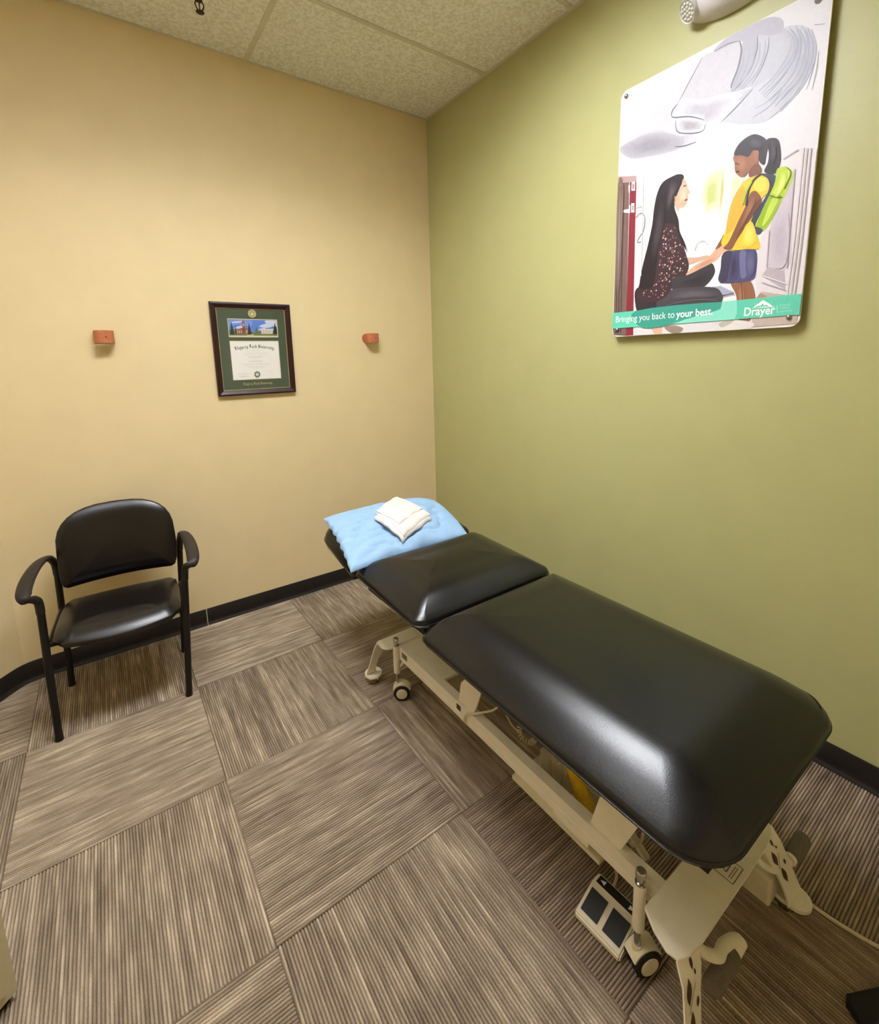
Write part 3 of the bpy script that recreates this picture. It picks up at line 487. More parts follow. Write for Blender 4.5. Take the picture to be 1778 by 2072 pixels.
# lower rails: box section with a folded seam
def rail(xo, xi, name='base_rail'):
    s = 1 if xi > xo else -1; b1 = bm_new()
    prof = [(xo, .252), (xo, .214), (xo+.0025*s, .212), (xo, .210), (xo, .192), (xi, .192), (xi, .252)]
    prism(b1, [(x, -2.386, z) for x, z in prof], (0, 1.199, 0))
    return obj(name, b1, M['cream'], TB, sm=False)
r1 = rail(-1.053, -1.021); r2 = rail(-.763, -.795)
for y0_, y1_ in ((-2.19, -2.07),):
    obj('rail_clip', boxo(-1.0545, -1.025, y0_, y1_, .176, .1935, .002), M['cream'], r1)
obj('label_plate', boxo(-1.0545, -1.0525, -1.265, -1.225, .214, .238), mat('grey_label', (120, 112, 96), .6), r1, sm=False)
obj('label_plate', boxo(-1.0545, -1.0525, -1.635, -1.612, .222, .242), mat('dark_label', (70, 60, 50), .6), r1, sm=False)
# bracket plates on the near rail and lift arms
def plate(name, pts, dx, m, par=TB): 
    b1 = bm_new(); prism(b1, pts, (dx, 0, 0)); return obj(name, b1, m, par, sm=False)
plate('lift_plate', [(-1.044, -1.70, .25), (-1.044, -1.612, .25), (-1.044, -1.628, .33), (-1.044, -1.70, .42), (-1.044, -1.76, .42)], .006, M['cream'])
plate('lift_plate', [(-1.044, -2.278, .25), (-1.044, -2.188, .25), (-1.044, -2.212, .35), (-1.044, -2.30, .46), (-1.044, -2.36, .46)], .006, M['cream'])
plate('lift_plate', [(-.778, -1.70, .25), (-.778, -1.612, .25), (-.778, -1.628, .33), (-.778, -1.70, .42), (-.778, -1.76, .42)], .006, M['cream'])
plate('lift_plate', [(-.778, -2.278, .25), (-.778, -2.188, .25), (-.778, -2.212, .35), (-.778, -2.30, .46), (-.778, -2.36, .46)], .006, M['cream'])
for y in (-1.68, -2.27):
    for x in (-.93, -.86):
        b1 = bm_new(); prism(b1, [(x-.012, y+.28, .235), (x-.012, y+.32, .235), (x-.012, y-.01, .475), (x-.012, y-.05, .475)], (.024, 0, 0))
        obj('lift_arm', b1, M['cream'], TB, sm=False)
    b1 = bm_new(); cyl(b1, (-1.012, y-.03, .47), (-.758, y-.03, .47), .014); obj('lift_axle', b1, M['cream2'], TB)
# motor tray, actuator, yellow sleeve
obj('base_tray', boxo(-1.021, -.795, -1.49, -1.185, .238, .2505, .002), M['cream'], TB)
obj('motor_tray', boxo(-1.015, -.80, -2.20, -1.86, .10, .115, .003), M['cream2'], TB)
for x in (-1.012, -.81): obj('tray_hanger', boxo(x, x+.006, -2.15, -1.87, .098, .21), M['cream2'], TB, sm=False)
obj('motor', boxo(-.93, -.84, -2.02, -1.90, .113, .20, .015, 3), M['cream2'], TB)
b_ = bm_new(); tube(b_, [(-.885, -2.33, .20), (-.885, -2.0, .165)], .016, 12); obj('actuator_tube', b_, M['cream'], TB)
b_ = bm_new(); tube(b_, [(-.955, -2.30, .18), (-.90, -2.10, .23)], .011, 10); obj('push_rod', b_, M['cream2'], TB)
b_ = bm_new(); p0, p1 = Vector((-.952, -2.048, .262)), Vector((-.952, -2.118, .158)); L_ = (p1-p0).length
revolve(b_, p0, p1-p0, [(0, .012), (.01, .016), (L_*.5, .021), (L_*.8, .024), (L_*.93, .02), (L_, .008)], 16)
obj('actuator_sleeve', b_, M['yellowsleeve'], TB)['label'] = 'yellow rounded sleeve'
b_ = bm_new(); cyl(b_, (-.952, -2.046, .262), (-.952, -2.0, .34), .011); obj('sleeve_rod', b_, M['cream'], TB)
# cables
b_ = bm_new(); tube(b_, catmull([(-1.0, -1.79, .33), (-1.02, -1.77, .30), (-1.05, -1.71, .262), (-1.0585, -1.672, .235), (-1.0585, -1.665, .206), (-1.044, -1.68, .198)], 6), .0038, 8); obj('cable', b_, M['cable'], TB)
b_ = bm_new(); tube(b_, catmull([(-.965, -1.755, .36), (-.968, -1.765, .30), (-.965, -1.80, .245), (-.962, -1.86, .232)], 6), .003, 8); obj('cable', b_, M['cable'], TB)
path = catmull([(-.965, -1.848, .272), (-.972, -1.85, .25), (-.97, -1.866, .232), (-.962, -1.892, .232), (-.955, -1.905, .25)], 60)
pts = []
for i, p in enumerate(path):
    d = (path[min(i+1, len(path)-1)]-path[max(i-1, 0)]).normalized(); u, v = frame_of(d); t = i/len(path)*2*math.pi*11
    pts.append(p+(u*math.cos(t)+v*math.sin(t))*.0075)
b_ = bm_new(); tube(b_, pts, .0024, 6); obj('coiled_cable', b_, M['cable'], TB)
b_ = bm_new(); tube(b_, catmull([(-.955, -1.905, .25), (-.955, -1.93, .262), (-.95, -1.955, .262), (-.948, -1.962, .23), (-.948, -1.972, .15), (-.93, -1.98, .10)], 6), .003, 8); obj('cable', b_, M['cable'], TB)
b_ = bm_new(); tube(b_, catmull([(-.952, -2.0, .23), (-.952, -2.012, .235), (-.95, -2.018, .2), (-.945, -2.005, .15)], 6), .003, 8); obj('cable', b_, M['cable'], TB)
b_ = bm_new(); tube(b_, catmull([(-1.0, -2.262, .24), (-.975, -2.28, .215), (-.935, -2.275, .22), (-.915, -2.25, .25), (-.91, -2.23, .29)], 6), .004, 8); obj('cable', b_, M['cable'], TB)
# end beams: folded plates with splayed legs
def end_plate(pts, zt=.254, th=.009):
    b1 = bm_new(); prism(b1, [(x, y, zt-th) for x, y in pts], (0, 0, th)); bmesh.ops.bevel(b1, geom=b1.edges[:], offset=.002, segments=1, affect='EDGES'); return obj('end_beam', b1, M['cream'], TB)
eb_rear = end_plate(rrect(-1.116, -.700, -1.189, -1.110, .03, 5, radii=(.006, .006, .03, .03)))
eb_front = end_plate([(-1.112, -2.384), (-.704, -2.384), (-.680, -2.42), (-.668, -2.455), (-.672, -2.478), (-.70, -2.489), (-.75, -2.493), (-1.066, -2.493), (-1.116, -2.489), (-1.144, -2.478), (-1.149, -2.455), (-1.136, -2.42)])
for y0_, y1_ in ((-1.17, -1.125), (-2.45, -2.40)): obj('beam_tube', boxo(-1.03, -.786, y0_, y1_, .200, .2455, .003), M['cream'], TB)
def leg_pt(xo, xob, y0_, sy, t): return xo+(xob-xo)*t, y0_+sy*(.002+.012*min(1, t*6)+(.075 if sy > 0 else .045)*t), .2515-.006*min(1, t*8)-.196*t
def leg(xo, xi, xob, y0_, sy, foot, nar=.46):
    """bent plate leg: full width at the beam, a waist, then a round foot"""
    b1 = bm_new(); n_ = 18; row = []; sg = 1 if xi > xo else -1; w0 = abs(xi-xo)
    for k in range(n_+1):
        t = k/n_; o_, y, z = leg_pt(xo, xob, y0_, sy, t); wv = sg*w0*(1-nar*math.sin(math.pi/2*min(1, t*1.5))**1.3+.16*max(0, (t-.72)/.28)**2)
        row.append([b1.verts.new((o_, y, z)), b1.verts.new((o_+wv, y, z)), b1.verts.new((o_+wv, y-sy*.003, z-.005)), b1.verts.new((o_, y-sy*.003, z-.005))])
    for a_, c_ in zip(row, row[1:]):
        for k in range(4): b1.faces.new((a_[k], a_[(k+1) % 4], c_[(k+1) % 4], c_[k]))
    b1.faces.new(row[0]); b1.faces.new(row[-1][::-1])
    l = obj('leg', b1, M['cream'], TB, ang=30)
    fx, fy = foot; b2 = bm_new(); revolve(b2, (fx, fy, .036), (0, 0, 1), [(0, .038), (.002, .0405), (.010, .0405), (.013, .038), (.0135, .008), (.026, .007), (.029, .004)], 28)
    if sy < 0:                             # the front feet run back under the beam as a rounded tongue
        lx_, ly_, _z = leg_pt(xo, xob, y0_, sy, 1); lx_ += sg*w0*.45; pa_, pb_ = Vector((fx, fy)), Vector((lx_, ly_)); dv = (pb_-pa_).normalized(); nv = Vector((-dv.y, dv.x)); o2 = []
        for k in range(13): a_ = math.pi/2+math.pi*k/12; o2.append(pa_+(dv*math.cos(a_)+nv*math.sin(a_))*.036)
        for k in range(13): a_ = -math.pi/2+math.pi*k/12; o2.append(pb_+(dv*math.cos(a_)+nv*math.sin(a_))*.036)
        prism(b2, [(q.x, q.y, .038) for q in o2], (0, 0, .0095))
    obj('foot_plate', b2, M['cream'], l)
    b2 = bm_new(); revolve(b2, (fx, fy, 0), (0, 0, 1), [(0, .022), (.01, .022), (.014, .012), (.037, .012)], 16); obj('leveling_pad', b2, M['chrome'], l)
    return l
leg_rl = leg(-1.115, -1.042, -1.134, -1.114, 1, (-1.098, -1.026))
leg_rr = leg(-.701, -.774, -.682, -1.114, 1, (-.718, -1.026))
leg_fl = leg(-1.147, -1.070, -1.190, -2.476, -1, (-1.168, -2.492), .2)
leg_fr = leg(-.669, -.748, -.590, -2.476, -1, (-.622, -2.515), .12)
# printed leaves on the front legs
def leaves(parent, xo, xob, wm):
    pr_v = bm_new()
    def P_(a, t): # a across (m from the middle of the leg), t along leg 0..1
        o_, y, z = leg_pt(xo, xob, -2.476, -1, t); return Vector((o_+wm*(1-.15*t)+a*(1-.1*t), y-.0012, z+.0006))
    def leaf(a, t, hw, hl):
        vs = [pr_v.verts.new(P_(a+dx*hw, t+dy*hl)) for dx, dy in ((0, -1), (.7, -.45), (1, .05), (.7, .5), (0, 1), (-.7, .5), (-1, .05), (-.7, -.45))]; pr_v.faces.new(vs)
    leaf(-.014, .26, .010, .12); leaf(-.004, .58, .010, .13); leaf(.006, .09, .005, .045); leaf(.020, .44, .005, .05); leaf(.012, .16, .003, .025)
    vs = [pr_v.verts.new(P_(a, t)) for a, t in ((-.016, .45), (-.014, .45), (.012, .25), (.010, .25))]; pr_v.faces.new(vs)
    obj('leaf_print', pr_v, M['leaf'], parent, sm=False)
M['leaf'] = mat('brown_print', (74, 52, 40), .6, var=.05)
leaves(leg_fl, -1.147, -1.190, .034); leaves(leg_fr, -.669, -.590, -.044)
# warning label on the front beam: outline with a small triangle
pr = Print(lambda s, t, k: Vector((-.905+s, -2.482+t, .2544+.00003*k)))
ink = (120, 110, 88)
for a_, b__ in (((0, 0), (.055, 0)), ((.055, 0), (.055, .062)), ((.055, .062), (0, .062)), ((0, .062), (0, 0))): pr.line([a_, b__], .0022, ink, sm=False)
for a_, b__ in (((.016, .022), (.040, .022)), ((.040, .022), (.028, .044)), ((.028, .044), (.016, .022))): pr.line([a_, b__], .003, ink, sm=False)
for t in (.008, .013, .050, .055): pr.line([(.008, t), (.047, t)], .0022, (150, 140, 114), sm=False)
pr.build('warning_label', M['printpaper'], eb_front)
# caster posts
def post(x, y, wdir):
    b1 = bm_new(); revolve(b1, (x, y, .125), (0, 0, 1), [(0, .0135), (.003, .0145), (.127, .0145), (.13, .0135)], 18); p = obj('caster_post', b1, M['cream'], TB)
    b1 = bm_new(); revolve(b1, (x, y, .255), (0, 0, 1), [(0, .013), (.006, .013), (.008, .0095), (.018, .0095), (.02, .0125), (.033, .0125), (.036, .010)], 18); obj('post_cap', b1, M['chrome'], p)
    b1 = bm_new(); cyl(b1, (x, y, .065), (x, y, .126), .008); obj('post_rod', b1, M['chrome'], p)
    b1 = bm_new(); tube(b1, catmull([(x, y, .15), (x+.02, y-.012*(1 if y > -2 else -1), .165), (x+.035, y-.03*(1 if y > -2 else -1), .21)], 5), .008, 8); obj('post_bracket', b1, M['cream'], p)
    w = Vector((wdir[0], wdir[1], 0)).normalized(); t = Vector((-w.y, w.x, 0)); c = Vector((x, y, .036))+t*.018
    for s in (-1, 1):
        cs = obj('caster_wheel', revolve(bm_new(), c+w*(.006*s if s > 0 else -.026), w, [(0, .031), (.003, .036), (.017, .036), (.02, .031)], 24), M['rubber'], TB)
        obj('wheel_hub', revolve(bm_new(), c+w*(.0255 if s > 0 else -.0285), w, [(0, .024), (.002, .024), (.003, .021)], 24), M['cream2'], cs)
    b1 = bm_new()                          # hood over the wheels
    pts_ = []
    for k in range(9):
        a_ = math.radians(20+140*k/8); pts_.append(c+t*math.cos(a_)*.041+Vector((0, 0, math.sin(a_)*.041)))
    for k in range(8, -1, -1):
        a_ = math.radians(20+140*k/8); pts_.append(c+t*math.cos(a_)*.036+Vector((0, 0, math.sin(a_)*.036)))
    prism(b1, [q-w*.02 for q in pts_], w*.04); cyl(b1, (x, y, .055), (x, y, .078), .012)
    obj('wheel_hood', b1, M['cream2'], p)
post(-1.062, -1.190, (-.55, -.83)); post(-1.075, -2.352, (-.35, -.94))
post(-.705, -1.190, (.75, -.6)); post(-.70, -2.352, (.8, -.55))
# foot levers with grey foam rollers
def lever(x_in, x_tip, x_r0, x_r1, yb):
    b1 = bm_new(); s = 1 if x_tip > x_in else -1
    tube(b1, catmull([(x_in, -2.47, .215), (x_in+.02*s, -2.485, .185), (x_in+.055*s, -2.50, .16), (x_in+.09*s, yb+.012, .15), (x_tip-.02*s, yb+.006, .14), (x_tip, yb, .128)], 6), .0105, 10, sx=1.25)
    revolve(b1, (x_tip+.008, yb, .122), (-1, 0, 0) if x_r0 < x_tip else (1, 0, 0), [(0, .008), (.003, .0155), (.05, .0165), (.052, .014)], 16)
    l = obj('foot_lever', b1, M['cream'], TB)
    b1 = bm_new(); a_, c_ = min(x_r0, x_r1), max(x_r0, x_r1)
    revolve(b1, (a_, yb, .122), (1, 0, 0), [(0, .009), (.004, .017), (.012, .0205), (c_-a_-.006, .0205), (c_-a_, .018)], 18)
    obj('foam_roller', b1, M['foam'], l)
lever(-1.06, -.91, -1.055, -.945, -2.508)
lever(-.755, -.618, -.60, -.505, -2.508)
# junction box under the front beam
b_ = boxo(-.70, -.615, -2.50, -2.43, .03, .115, .01, 3); obj('junction_box', b_, M['cream2'], TB)
# ------------------------------------------------------------------ foot switch
FS = empty('foot_switch', (-1.044, -2.255, 0), math.radians(3)); tag(FS, 'beige two-pedal foot switch on the carpet under the treatment table', 'foot switch')
b_ = bm_new(); prism(b_, [(-.06, -.066, 0), (.055, -.066, 0), (.055, -.066, .05), (.02, -.066, .052), (-.06, -.066, .018)], (0, .132, 0))
bmesh.ops.bevel(b_, geom=b_.edges[:], offset=.004, segments=2, affect='EDGES'); obj('housing', b_, M['cream2'], FS, world=False)
def on_slope(u, v, h=0): # u across slope 0..1 (x), v y
    x = -.058+.078*u; z = .0186+.0338*u; return (x-.4*h, v, z+.92*h)
for yc in (-.032, .032):
    b_ = bm_new(); prism(b_, [on_slope(.16, yc-.024, -.001), on_slope(.84, yc-.024, -.001), on_slope(.84, yc+.024, -.001), on_slope(.16, yc+.024, -.001)], (-.0016, 0, .0042))
    obj('pedal', b_, M['rubber'], FS, world=False, sm=False)
sp = obj('symbol_strip', boxo(.025, .048, -.056, .056, .0495, .0535), M['rubber'], FS, world=False, sm=False)
for yc, s in ((.042, 1), (-.042, -1)):
    b_ = bm_new(); b_.faces.new([b_.verts.new(p) for p in ((.030, yc-.007*s, .0538), (.0435, yc-.007*s, .0538), (.0365, yc+.008*s, .0538))]); obj('arrow_symbol', b_, M['white'], sp, world=False, sm=False)
FC = obj('switch_cable', tube(bm_new(), catmull([(.055, .03, .02), (.08, .035, .012), (.12, .05, .006), (.16, .10, .006)], 6), .004, 8), M['cable'], FS, world=False)
# ------------------------------------------------------------------ power cord on the carpet
b_ = bm_new(); tube(b_, catmull([(-.6145, -2.47, .05), (-.60, -2.50, .012), (-.578, -2.535, .0048), (-.571, -2.61, .0048), (-.548, -2.70, .0048), (-.50, -2.755, .0048), (-.40, -2.81, .0048), (-.22, -2.85, .0048), (-.03, -2.87, .02)], 8), .0048, 8)
tag(obj('power_cord', b_, M['cable']), 'cream power cord trailing across the carpet from the table base', 'cord')
# ------------------------------------------------------------------ pillow and towel
HB = math.tan(math.radians(11))
def pl_z(y): return .652+HB*(y+1.1)
from mathutils import noise as NZ
ed = {'fl': (-1.231, -1.140), 'fr': (-.603, -1.138), 'bl': (-1.168, -.712), 'br': (-.562, -.735)}
def pil(s, t):
    a_ = Vector(ed['fl']).lerp(Vector(ed['fr']), s); b__ = Vector(ed['bl']).lerp(Vector(ed['br']), s); q = a_.lerp(b__, t)
    # ragged straight hems with corners drawn out
    q.y += (.018*math.sin(math.pi*s)*(1-t)**3)*(1+.4*math.sin(s*23)) + .012*math.sin(math.pi*s)*t**3 - .0
    q.x += (.010+.004*math.sin(t*45))*math.sin(math.pi*t)*(1-s)**6 + .012*math.sin(math.pi*t)*s**3
    if t > .5: q.y -= .05*max(0, s-.82)/.18*(t-.5)*2*max(0, s-.82)/.18
    return q
NU, NV = 110, 76
b_ = bm_new(); top = []; bot = []
for j in range(NV+1):
    rt, rb = [], []
    for i in range(NU+1):
        s, t = i/NU, j/NV; q = pil(s, t)
        e = max(0, 16*s*(1-s)*t*(1-t))
        th = .055*e**.42
        def crease(a_, c_, seed, w_): return (1-min(1, abs(NZ.noise(Vector((a_, c_, seed))))*w_))**2
        wr = NZ.noise(Vector((s*4+2*t, t*3-2*s, 1.3)))*.018+NZ.noise(Vector((s*9-4*t, t*5+3*s, 4.1)))*.006-.012*crease(s*2.2+3.2*t, t*7-3*s, 9.7, 3.4)-.009*crease(s*3-4*t, t*5.5+5*s, 3.7, 3.2)-.012*(1-min(1, abs(s-.30-.1*(1-t))*14))*t**2
        edge = min(1, e*2.2)
        lip = (.0025*math.sin(s*31)+.002*math.sin(s*67))*max(0, 1-t*9)+(.006*math.sin(t*37)+.004*math.sin(t*83))*max(0, 1-s*12)
        z0 = pl_z(q.y)-.016*(1-t)**3; z = z0+th+wr*edge+lip*.6
        rt.append(b_.verts.new((q.x, q.y, z+.003))); rb.append(b_.verts.new((q.x, q.y, z0-.010*min(1, e*3)-.002)))
    top.append(rt); bot.append(rb)
for j in range(NV):
    for i in range(NU):
        b_.faces.new((top[j][i], top[j][i+1], top[j+1][i+1], top[j+1][i])); b_.faces.new((bot[j][i], bot[j+1][i], bot[j+1][i+1], bot[j][i+1]))
for j in range(NV):
    b_.faces.new((top[j][0], top[j+1][0], bot[j+1][0], bot[j][0])); b_.faces.new((top[j][NU], bot[j][NU], bot[j+1][NU], top[j+1][NU]))
for i in range(NU):
    b_.faces.new((top[0][i], bot[0][i], bot[0][i+1], top[0][i+1])); b_.faces.new((top[NV][i], top[NV][i+1], bot[NV][i+1], bot[NV][i]))
PIL = obj('pillow', b_, M['pillow'], ang=70)
tag(PIL, 'pale blue wrinkled pillow on the raised head end of the table', 'pillow')
def ptop(x, y):
    # height of the pillow top near (x,y), bilinear inverse by search
    best = None
    for j in range(0, 41):
        for i in range(0, 41):
            q = pil(i/40, j/40); d = (q.x-x)**2+(q.y-y)**2
            if best is None or d < best[0]: best = (d, i/40, j/40)
    s, t = best[1], best[2]; e = max(0, 16*s*(1-s)*t*(1-t)); return pl_z(y)+.055*e**.42+.006
TWc = [(-.975, -.895), (-.948, -1.118), (-.742, -1.020), (-.788, -.772)]     # left, bottom, right, top
TW = None
def cloth(name, cs, lift, th, parent, seed, n=16):
    b1 = bm_new(); tp, bt = [], []
    for j in range(n+1):
        r1_, r2_ = [], []
        for i in range(n+1):
            s, t = i/n, j/n
            q = (Vector(cs[0]).lerp(Vector(cs[1]), s)).lerp(Vector(cs[3]).lerp(Vector(cs[2]), s), t)
            q += Vector((NZ.noise(Vector((s*4, t*4, seed))), NZ.noise(Vector((t*4, s*4, seed+5)))))*.006
            e = min(1, 12*s*(1-s))*min(1, 12*t*(1-t)); h = grid_h(q.x, q.y)
            b0 = h+lift; z = b0+th*(.55+.45*e**.5)+NZ.noise(Vector((s*5, t*5, seed+9)))*.004
            r1_.append(b1.verts.new((q.x, q.y, z))); r2_.append(b1.verts.new((q.x, q.y, b0)))
        tp.append(r1_); bt.append(r2_)
    for j in range(n):
        for i in range(n):
            b1.faces.new((tp[j][i], tp[j][i+1], tp[j+1][i+1], tp[j+1][i])); b1.faces.new((bt[j][i], bt[j+1][i], bt[j+1][i+1], bt[j][i+1]))
    for k in range(n):
        for (a_, c_) in (((0, k), (0, k+1)), ((n, k), (n, k+1)), ((k, 0), (k+1, 0)), ((k, n), (k+1, n))):
            b1.faces.new((tp[a_[0]][a_[1]], tp[c_[0]][c_[1]], bt[c_[0]][c_[1]], bt[a_[0]][a_[1]]))
    return obj(name, b1, M['towel'], parent, ang=60)
_hc = {}
def grid_h(x, y):
    # smooth support surface under the towel from a coarse lattice of pillow heights
    x0, y0, st_ = -1.1, -1.2, .06; fx, fy = (x-x0)/st_, (y-y0)/st_; i, j = int(math.floor(fx)), int(math.floor(fy)); u, v = fx-i, fy-j
    def h(a_, c_):
        if (a_, c_) not in _hc: _hc[(a_, c_)] = ptop(x0+a_*st_, y0+c_*st_)
        return _hc[(a_, c_)]
    return (h(i, j)*(1-u)+h(i+1, j)*u)*(1-v)+(h(i, j+1)*(1-u)+h(i+1, j+1)*u)*v
TW = cloth('folded_towel', [(-.995, -.912), (-.958, -1.105), (-.742, -1.022), (-.80, -.800)], -.003, .016, None, 2.0)
tag(TW, 'small white folded towel lying on the blue pillow', 'towel')
cloth('towel_fold', [(-.976, -.892), (-.945, -1.096), (-.738, -1.006), (-.79, -.772)], .007, .012, TW, 7.0)
cloth('towel_fold', [(-.972, -.888), (-.930, -1.035), (-.752, -.958), (-.792, -.770)], .017, .009, TW, 11.0)
# ------------------------------------------------------------------ chair
CH = empty('arm_chair', (-2.036, -.3825, 0), math.radians(-4.1)); tag(CH, 'black vinyl armchair with metal legs against the cream wall', 'chair')
def ln(z): return .028*min(1, z/.6)         # slight lean of the worn frame
def C3(u, v, z): return Vector((u+ln(z), v, z))
for s in (-1, 1):
    b_ = bm_new(); tube(b_, [C3(s*.234, -.195, 0.004), C3(s*.243, -.195, .35), C3(s*.247, -.195, .575)], .0135, 12)
    fl = obj('leg', b_, M['chairmetal'], CH, world=False)
    b_ = bm_new(); cyl(b_, C3(s*.234, -.195, 0), C3(s*.234, -.195, .012), .0145); obj('glide', b_, M['rubber'], fl, world=False)
    b_ = bm_new(); tube(b_, [C3(s*.236, .195, .004), C3(s*.243, .195, .35), C3(s*.247, .195, .60)], .0135, 12)
    rl = obj('leg', b_, M['chairmetal'], CH, world=False)
    b_ = bm_new(); cyl(b_, C3(s*.236, .195, 0), C3(s*.236, .195, .012), .0145); obj('glide', b_, M['rubber'], rl, world=False)
    # arm: loop from the front leg out, back over a flat grip, down into the rear post
    path = catmull([C3(s*.247, -.195, .555), C3(s*.249, -.20, .60), C3(s*.258, -.215, .622), C3(s*.276, -.226, .632), C3(s*.286, -.205, .648), C3(s*.287, -.13, .667), C3(s*.281, -.03, .678), C3(s*.270, .07, .676), C3(s*.258, .145, .655), C3(s*.250, .185, .615), C3(s*.247, .195, .56)], 5)
    n_ = len(path); rad = []
    for i in range(n_):
        t = i/(n_-1); wd = .015+.011*max(0, math.sin(math.pi*min(1, max(0, (t-.2)/.62))))**.7; th = .015-.006*max(0, math.sin(math.pi*min(1, max(0, (t-.2)/.62))))**.7
        rad.append((wd, th))
    b_ = bm_new(); tube(b_, path, rad, 12, up=(1, 0, 0)); obj('armrest', b_, M['arm'], CH, world=False, ang=60)
# seat
so = [(.222, .165), (-.222, .165)]
ol = []
for k in range(25):                         # front edge bowed outwards
    t = k/24; x = -.224+.448*t; ol.append((x, -.205-.045*math.sin(math.pi*t)**.8))
outline = [(-.16, .172), (-.205, .165), (-.222, .14), (-.229, .05), (-.229, -.08), (-.226, -.17)]+ol[2:-2]+[(.226, -.17), (.229, -.08), (.229, .05), (.222, .14), (.205, .165), (.16, .172), (.08, .178), (0, .18), (-.08, .178)]
def seat_f(c): return Vector((c.x+ln(c.z), c.y, c.z+(.012*(c.y*-1.2) if c.y < 0 else 0)-.020*max(0, (-c.y-.12)/.13)**2+.02*max(0, c.y)))
obj('seat', pad(outline, .402, .452, .010, crown=.006, f=seat_f, inner=5, er_bottom=.010, soft=(.075, .026)), M['vinyl2'], CH, world=False, ang=60)
# backrest outline in (u,z), thickness along -v
bo = [(-.205, .497), (.205, .497), (.222, .508), (.231, .54), (.235, .60), (.233, .67)]
for k in range(1, 16):
    a_ = math.pi*k/16; ca, sa = math.cos(a_), math.sin(a_)
    bo.append((.233*math.copysign(abs(ca)**.72, ca), .67+.188*sa**.72))
bo += [(-.233, .67), (-.235, .60), (-.231, .54), (-.222, .508)]
dense = []
for i in range(len(bo)):
    p, q = Vector(bo[i]), Vector(bo[(i+1) % len(bo)]); n_ = max(1, int((q-p).length/.04))
    for k in range(n_): dense.append(tuple(p.lerp(q, k/n_)))
def back_f(c):                              # c.x = u, c.y = height, c.z = thickness towards the sitter
    v = .205-c.z+.06*(c.y-.5)-.045*(c.x/.235)**2
    return Vector((c.x+ln(c.y), v, c.y))
obj('backrest', pad(dense, 0, .050, .010, crown=.006, f=back_f, inner=5, er_bottom=.008, soft=(.075, .026)), M['vinyl2'], CH, world=False, ang=60)
for s in (-1, 1): obj('back_bracket', tube(bm_new(), [C3(s*.245, .196, .53), C3(s*.215, .185, .56)], .009, 8), M['chairmetal'], CH, world=False)
b_ = bm_new()
for y in (-.15, .14): tube(b_, [C3(-.243, y, .392), C3(.243, y, .392)], .009, 8)
for s in (-1, 1): tube(b_, [C3(s*.243, -.195, .392), C3(s*.243, .195, .392)], .009, 8)
obj('seat_frame', b_, M['chairmetal'], CH, world=False)
# ------------------------------------------------------------------ terracotta wall holders
def holder(xc, label, tab):
    h = empty('wall_holder', (xc, 0, 1.63)); tag(h, label, 'wall holder')
    b1 = bm_new(); n_ = 14; hw = .0405; pts_o = []; pts_i = []
    for k in range(n_+1):
        t = math.pi*k/n_; ca, sa = math.cos(t), math.sin(t)
        pts_o.append((xc-hw*math.copysign(abs(ca)**.55, ca), -.066*sa**.55-.004)); pts_i.append((xc-(hw-.004)*math.copysign(abs(ca)**.55, ca), -.060*sa**.55-.004))
    prism(b1, [(x, y, 1.601) for x, y in pts_o+pts_i[::-1]], (0, 0, .058))
    obj('band', b1, M['terra'], h, ang=50)
    b1 = bm_new(); o_ = []
    for k in range(17):                     # rounded tab lying on the wall
        t = math.pi/2+math.pi*k/16; o_.append((xc-hw+.004+tab*math.cos(t), -.005, 1.630+.027*math.sin(t)))
    o_ += [(xc+hw-.004, -.005, 1.603), (xc+hw-.004, -.005, 1.657)]
    prism(b1, o_, (0, .0048, 0)); obj('wall_tab', b1, M['terra'], h, ang=50)
    b1 = bm_new(); revolve(b1, (xc+.006, -.0708, 1.629), (0, 1, 0), [(0, .0032), (.003, .0032)], 12); obj('painted_hole', b1, M['darkhole'], h)  # hole in the band painted as a raised dark disc, no real recess
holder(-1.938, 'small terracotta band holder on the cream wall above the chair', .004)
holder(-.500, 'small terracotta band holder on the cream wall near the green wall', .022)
# ------------------------------------------------------------------ framed diploma
fx0, fx1, fz0, fz1 = FRAME_RECT
DF = empty('framed_diploma', ((fx0+fx1)/2, 0, fz0)); tag(DF, 'framed university diploma with green mat and campus photo on the cream wall', 'picture frame')
fw = .030
def fr_rail(pts):                           # mitred, stepped moulding
    b1 = bm_new(); (a_, b__, c_, d_) = pts  # outer a,b ; inner c,d
    prof = [(0, 0), (0, .022), (.3, .024), (.75, .017), (1, .014), (1, 0)]
    A_, B_ = [], []
    for t, dp in prof:
        p = Vector(a_).lerp(Vector(d_), t); q = Vector(b__).lerp(Vector(c_), t)
        A_.append(b1.verts.new((p.x, -dp, p.y))); B_.append(b1.verts.new((q.x, -dp, q.y)))
    n_ = len(prof)
    for k in range(n_): b1.faces.new((A_[k], A_[(k+1) % n_], B_[(k+1) % n_], B_[k]))
    b1.faces.new(A_[::-1]); b1.faces.new(B_); return obj('frame_rail', b1, M['mahogany'], DF, sm=False)
O_ = [(fx0, fz0), (fx1, fz0), (fx1, fz1), (fx0, fz1)]; I_ = [(fx0+fw, fz0+fw), (fx1-fw, fz0+fw), (fx1-fw, fz1-fw), (fx0+fw, fz1-fw)]
for k in range(4): fr_rail((O_[k], O_[(k+1) % 4], I_[(k+1) % 4], I_[k]))
MT = obj('mat_board', boxo(fx0+fw-.004, fx1-fw+.004, -.009, -.001, fz0+fw-.004, fz1-fw+.004), M['matboard'], DF, sm=False)
b_ = bm_new(); e = .0028
x0, x1, z0, z1 = fx0+fw, fx1-fw, fz0+fw, fz1-fw
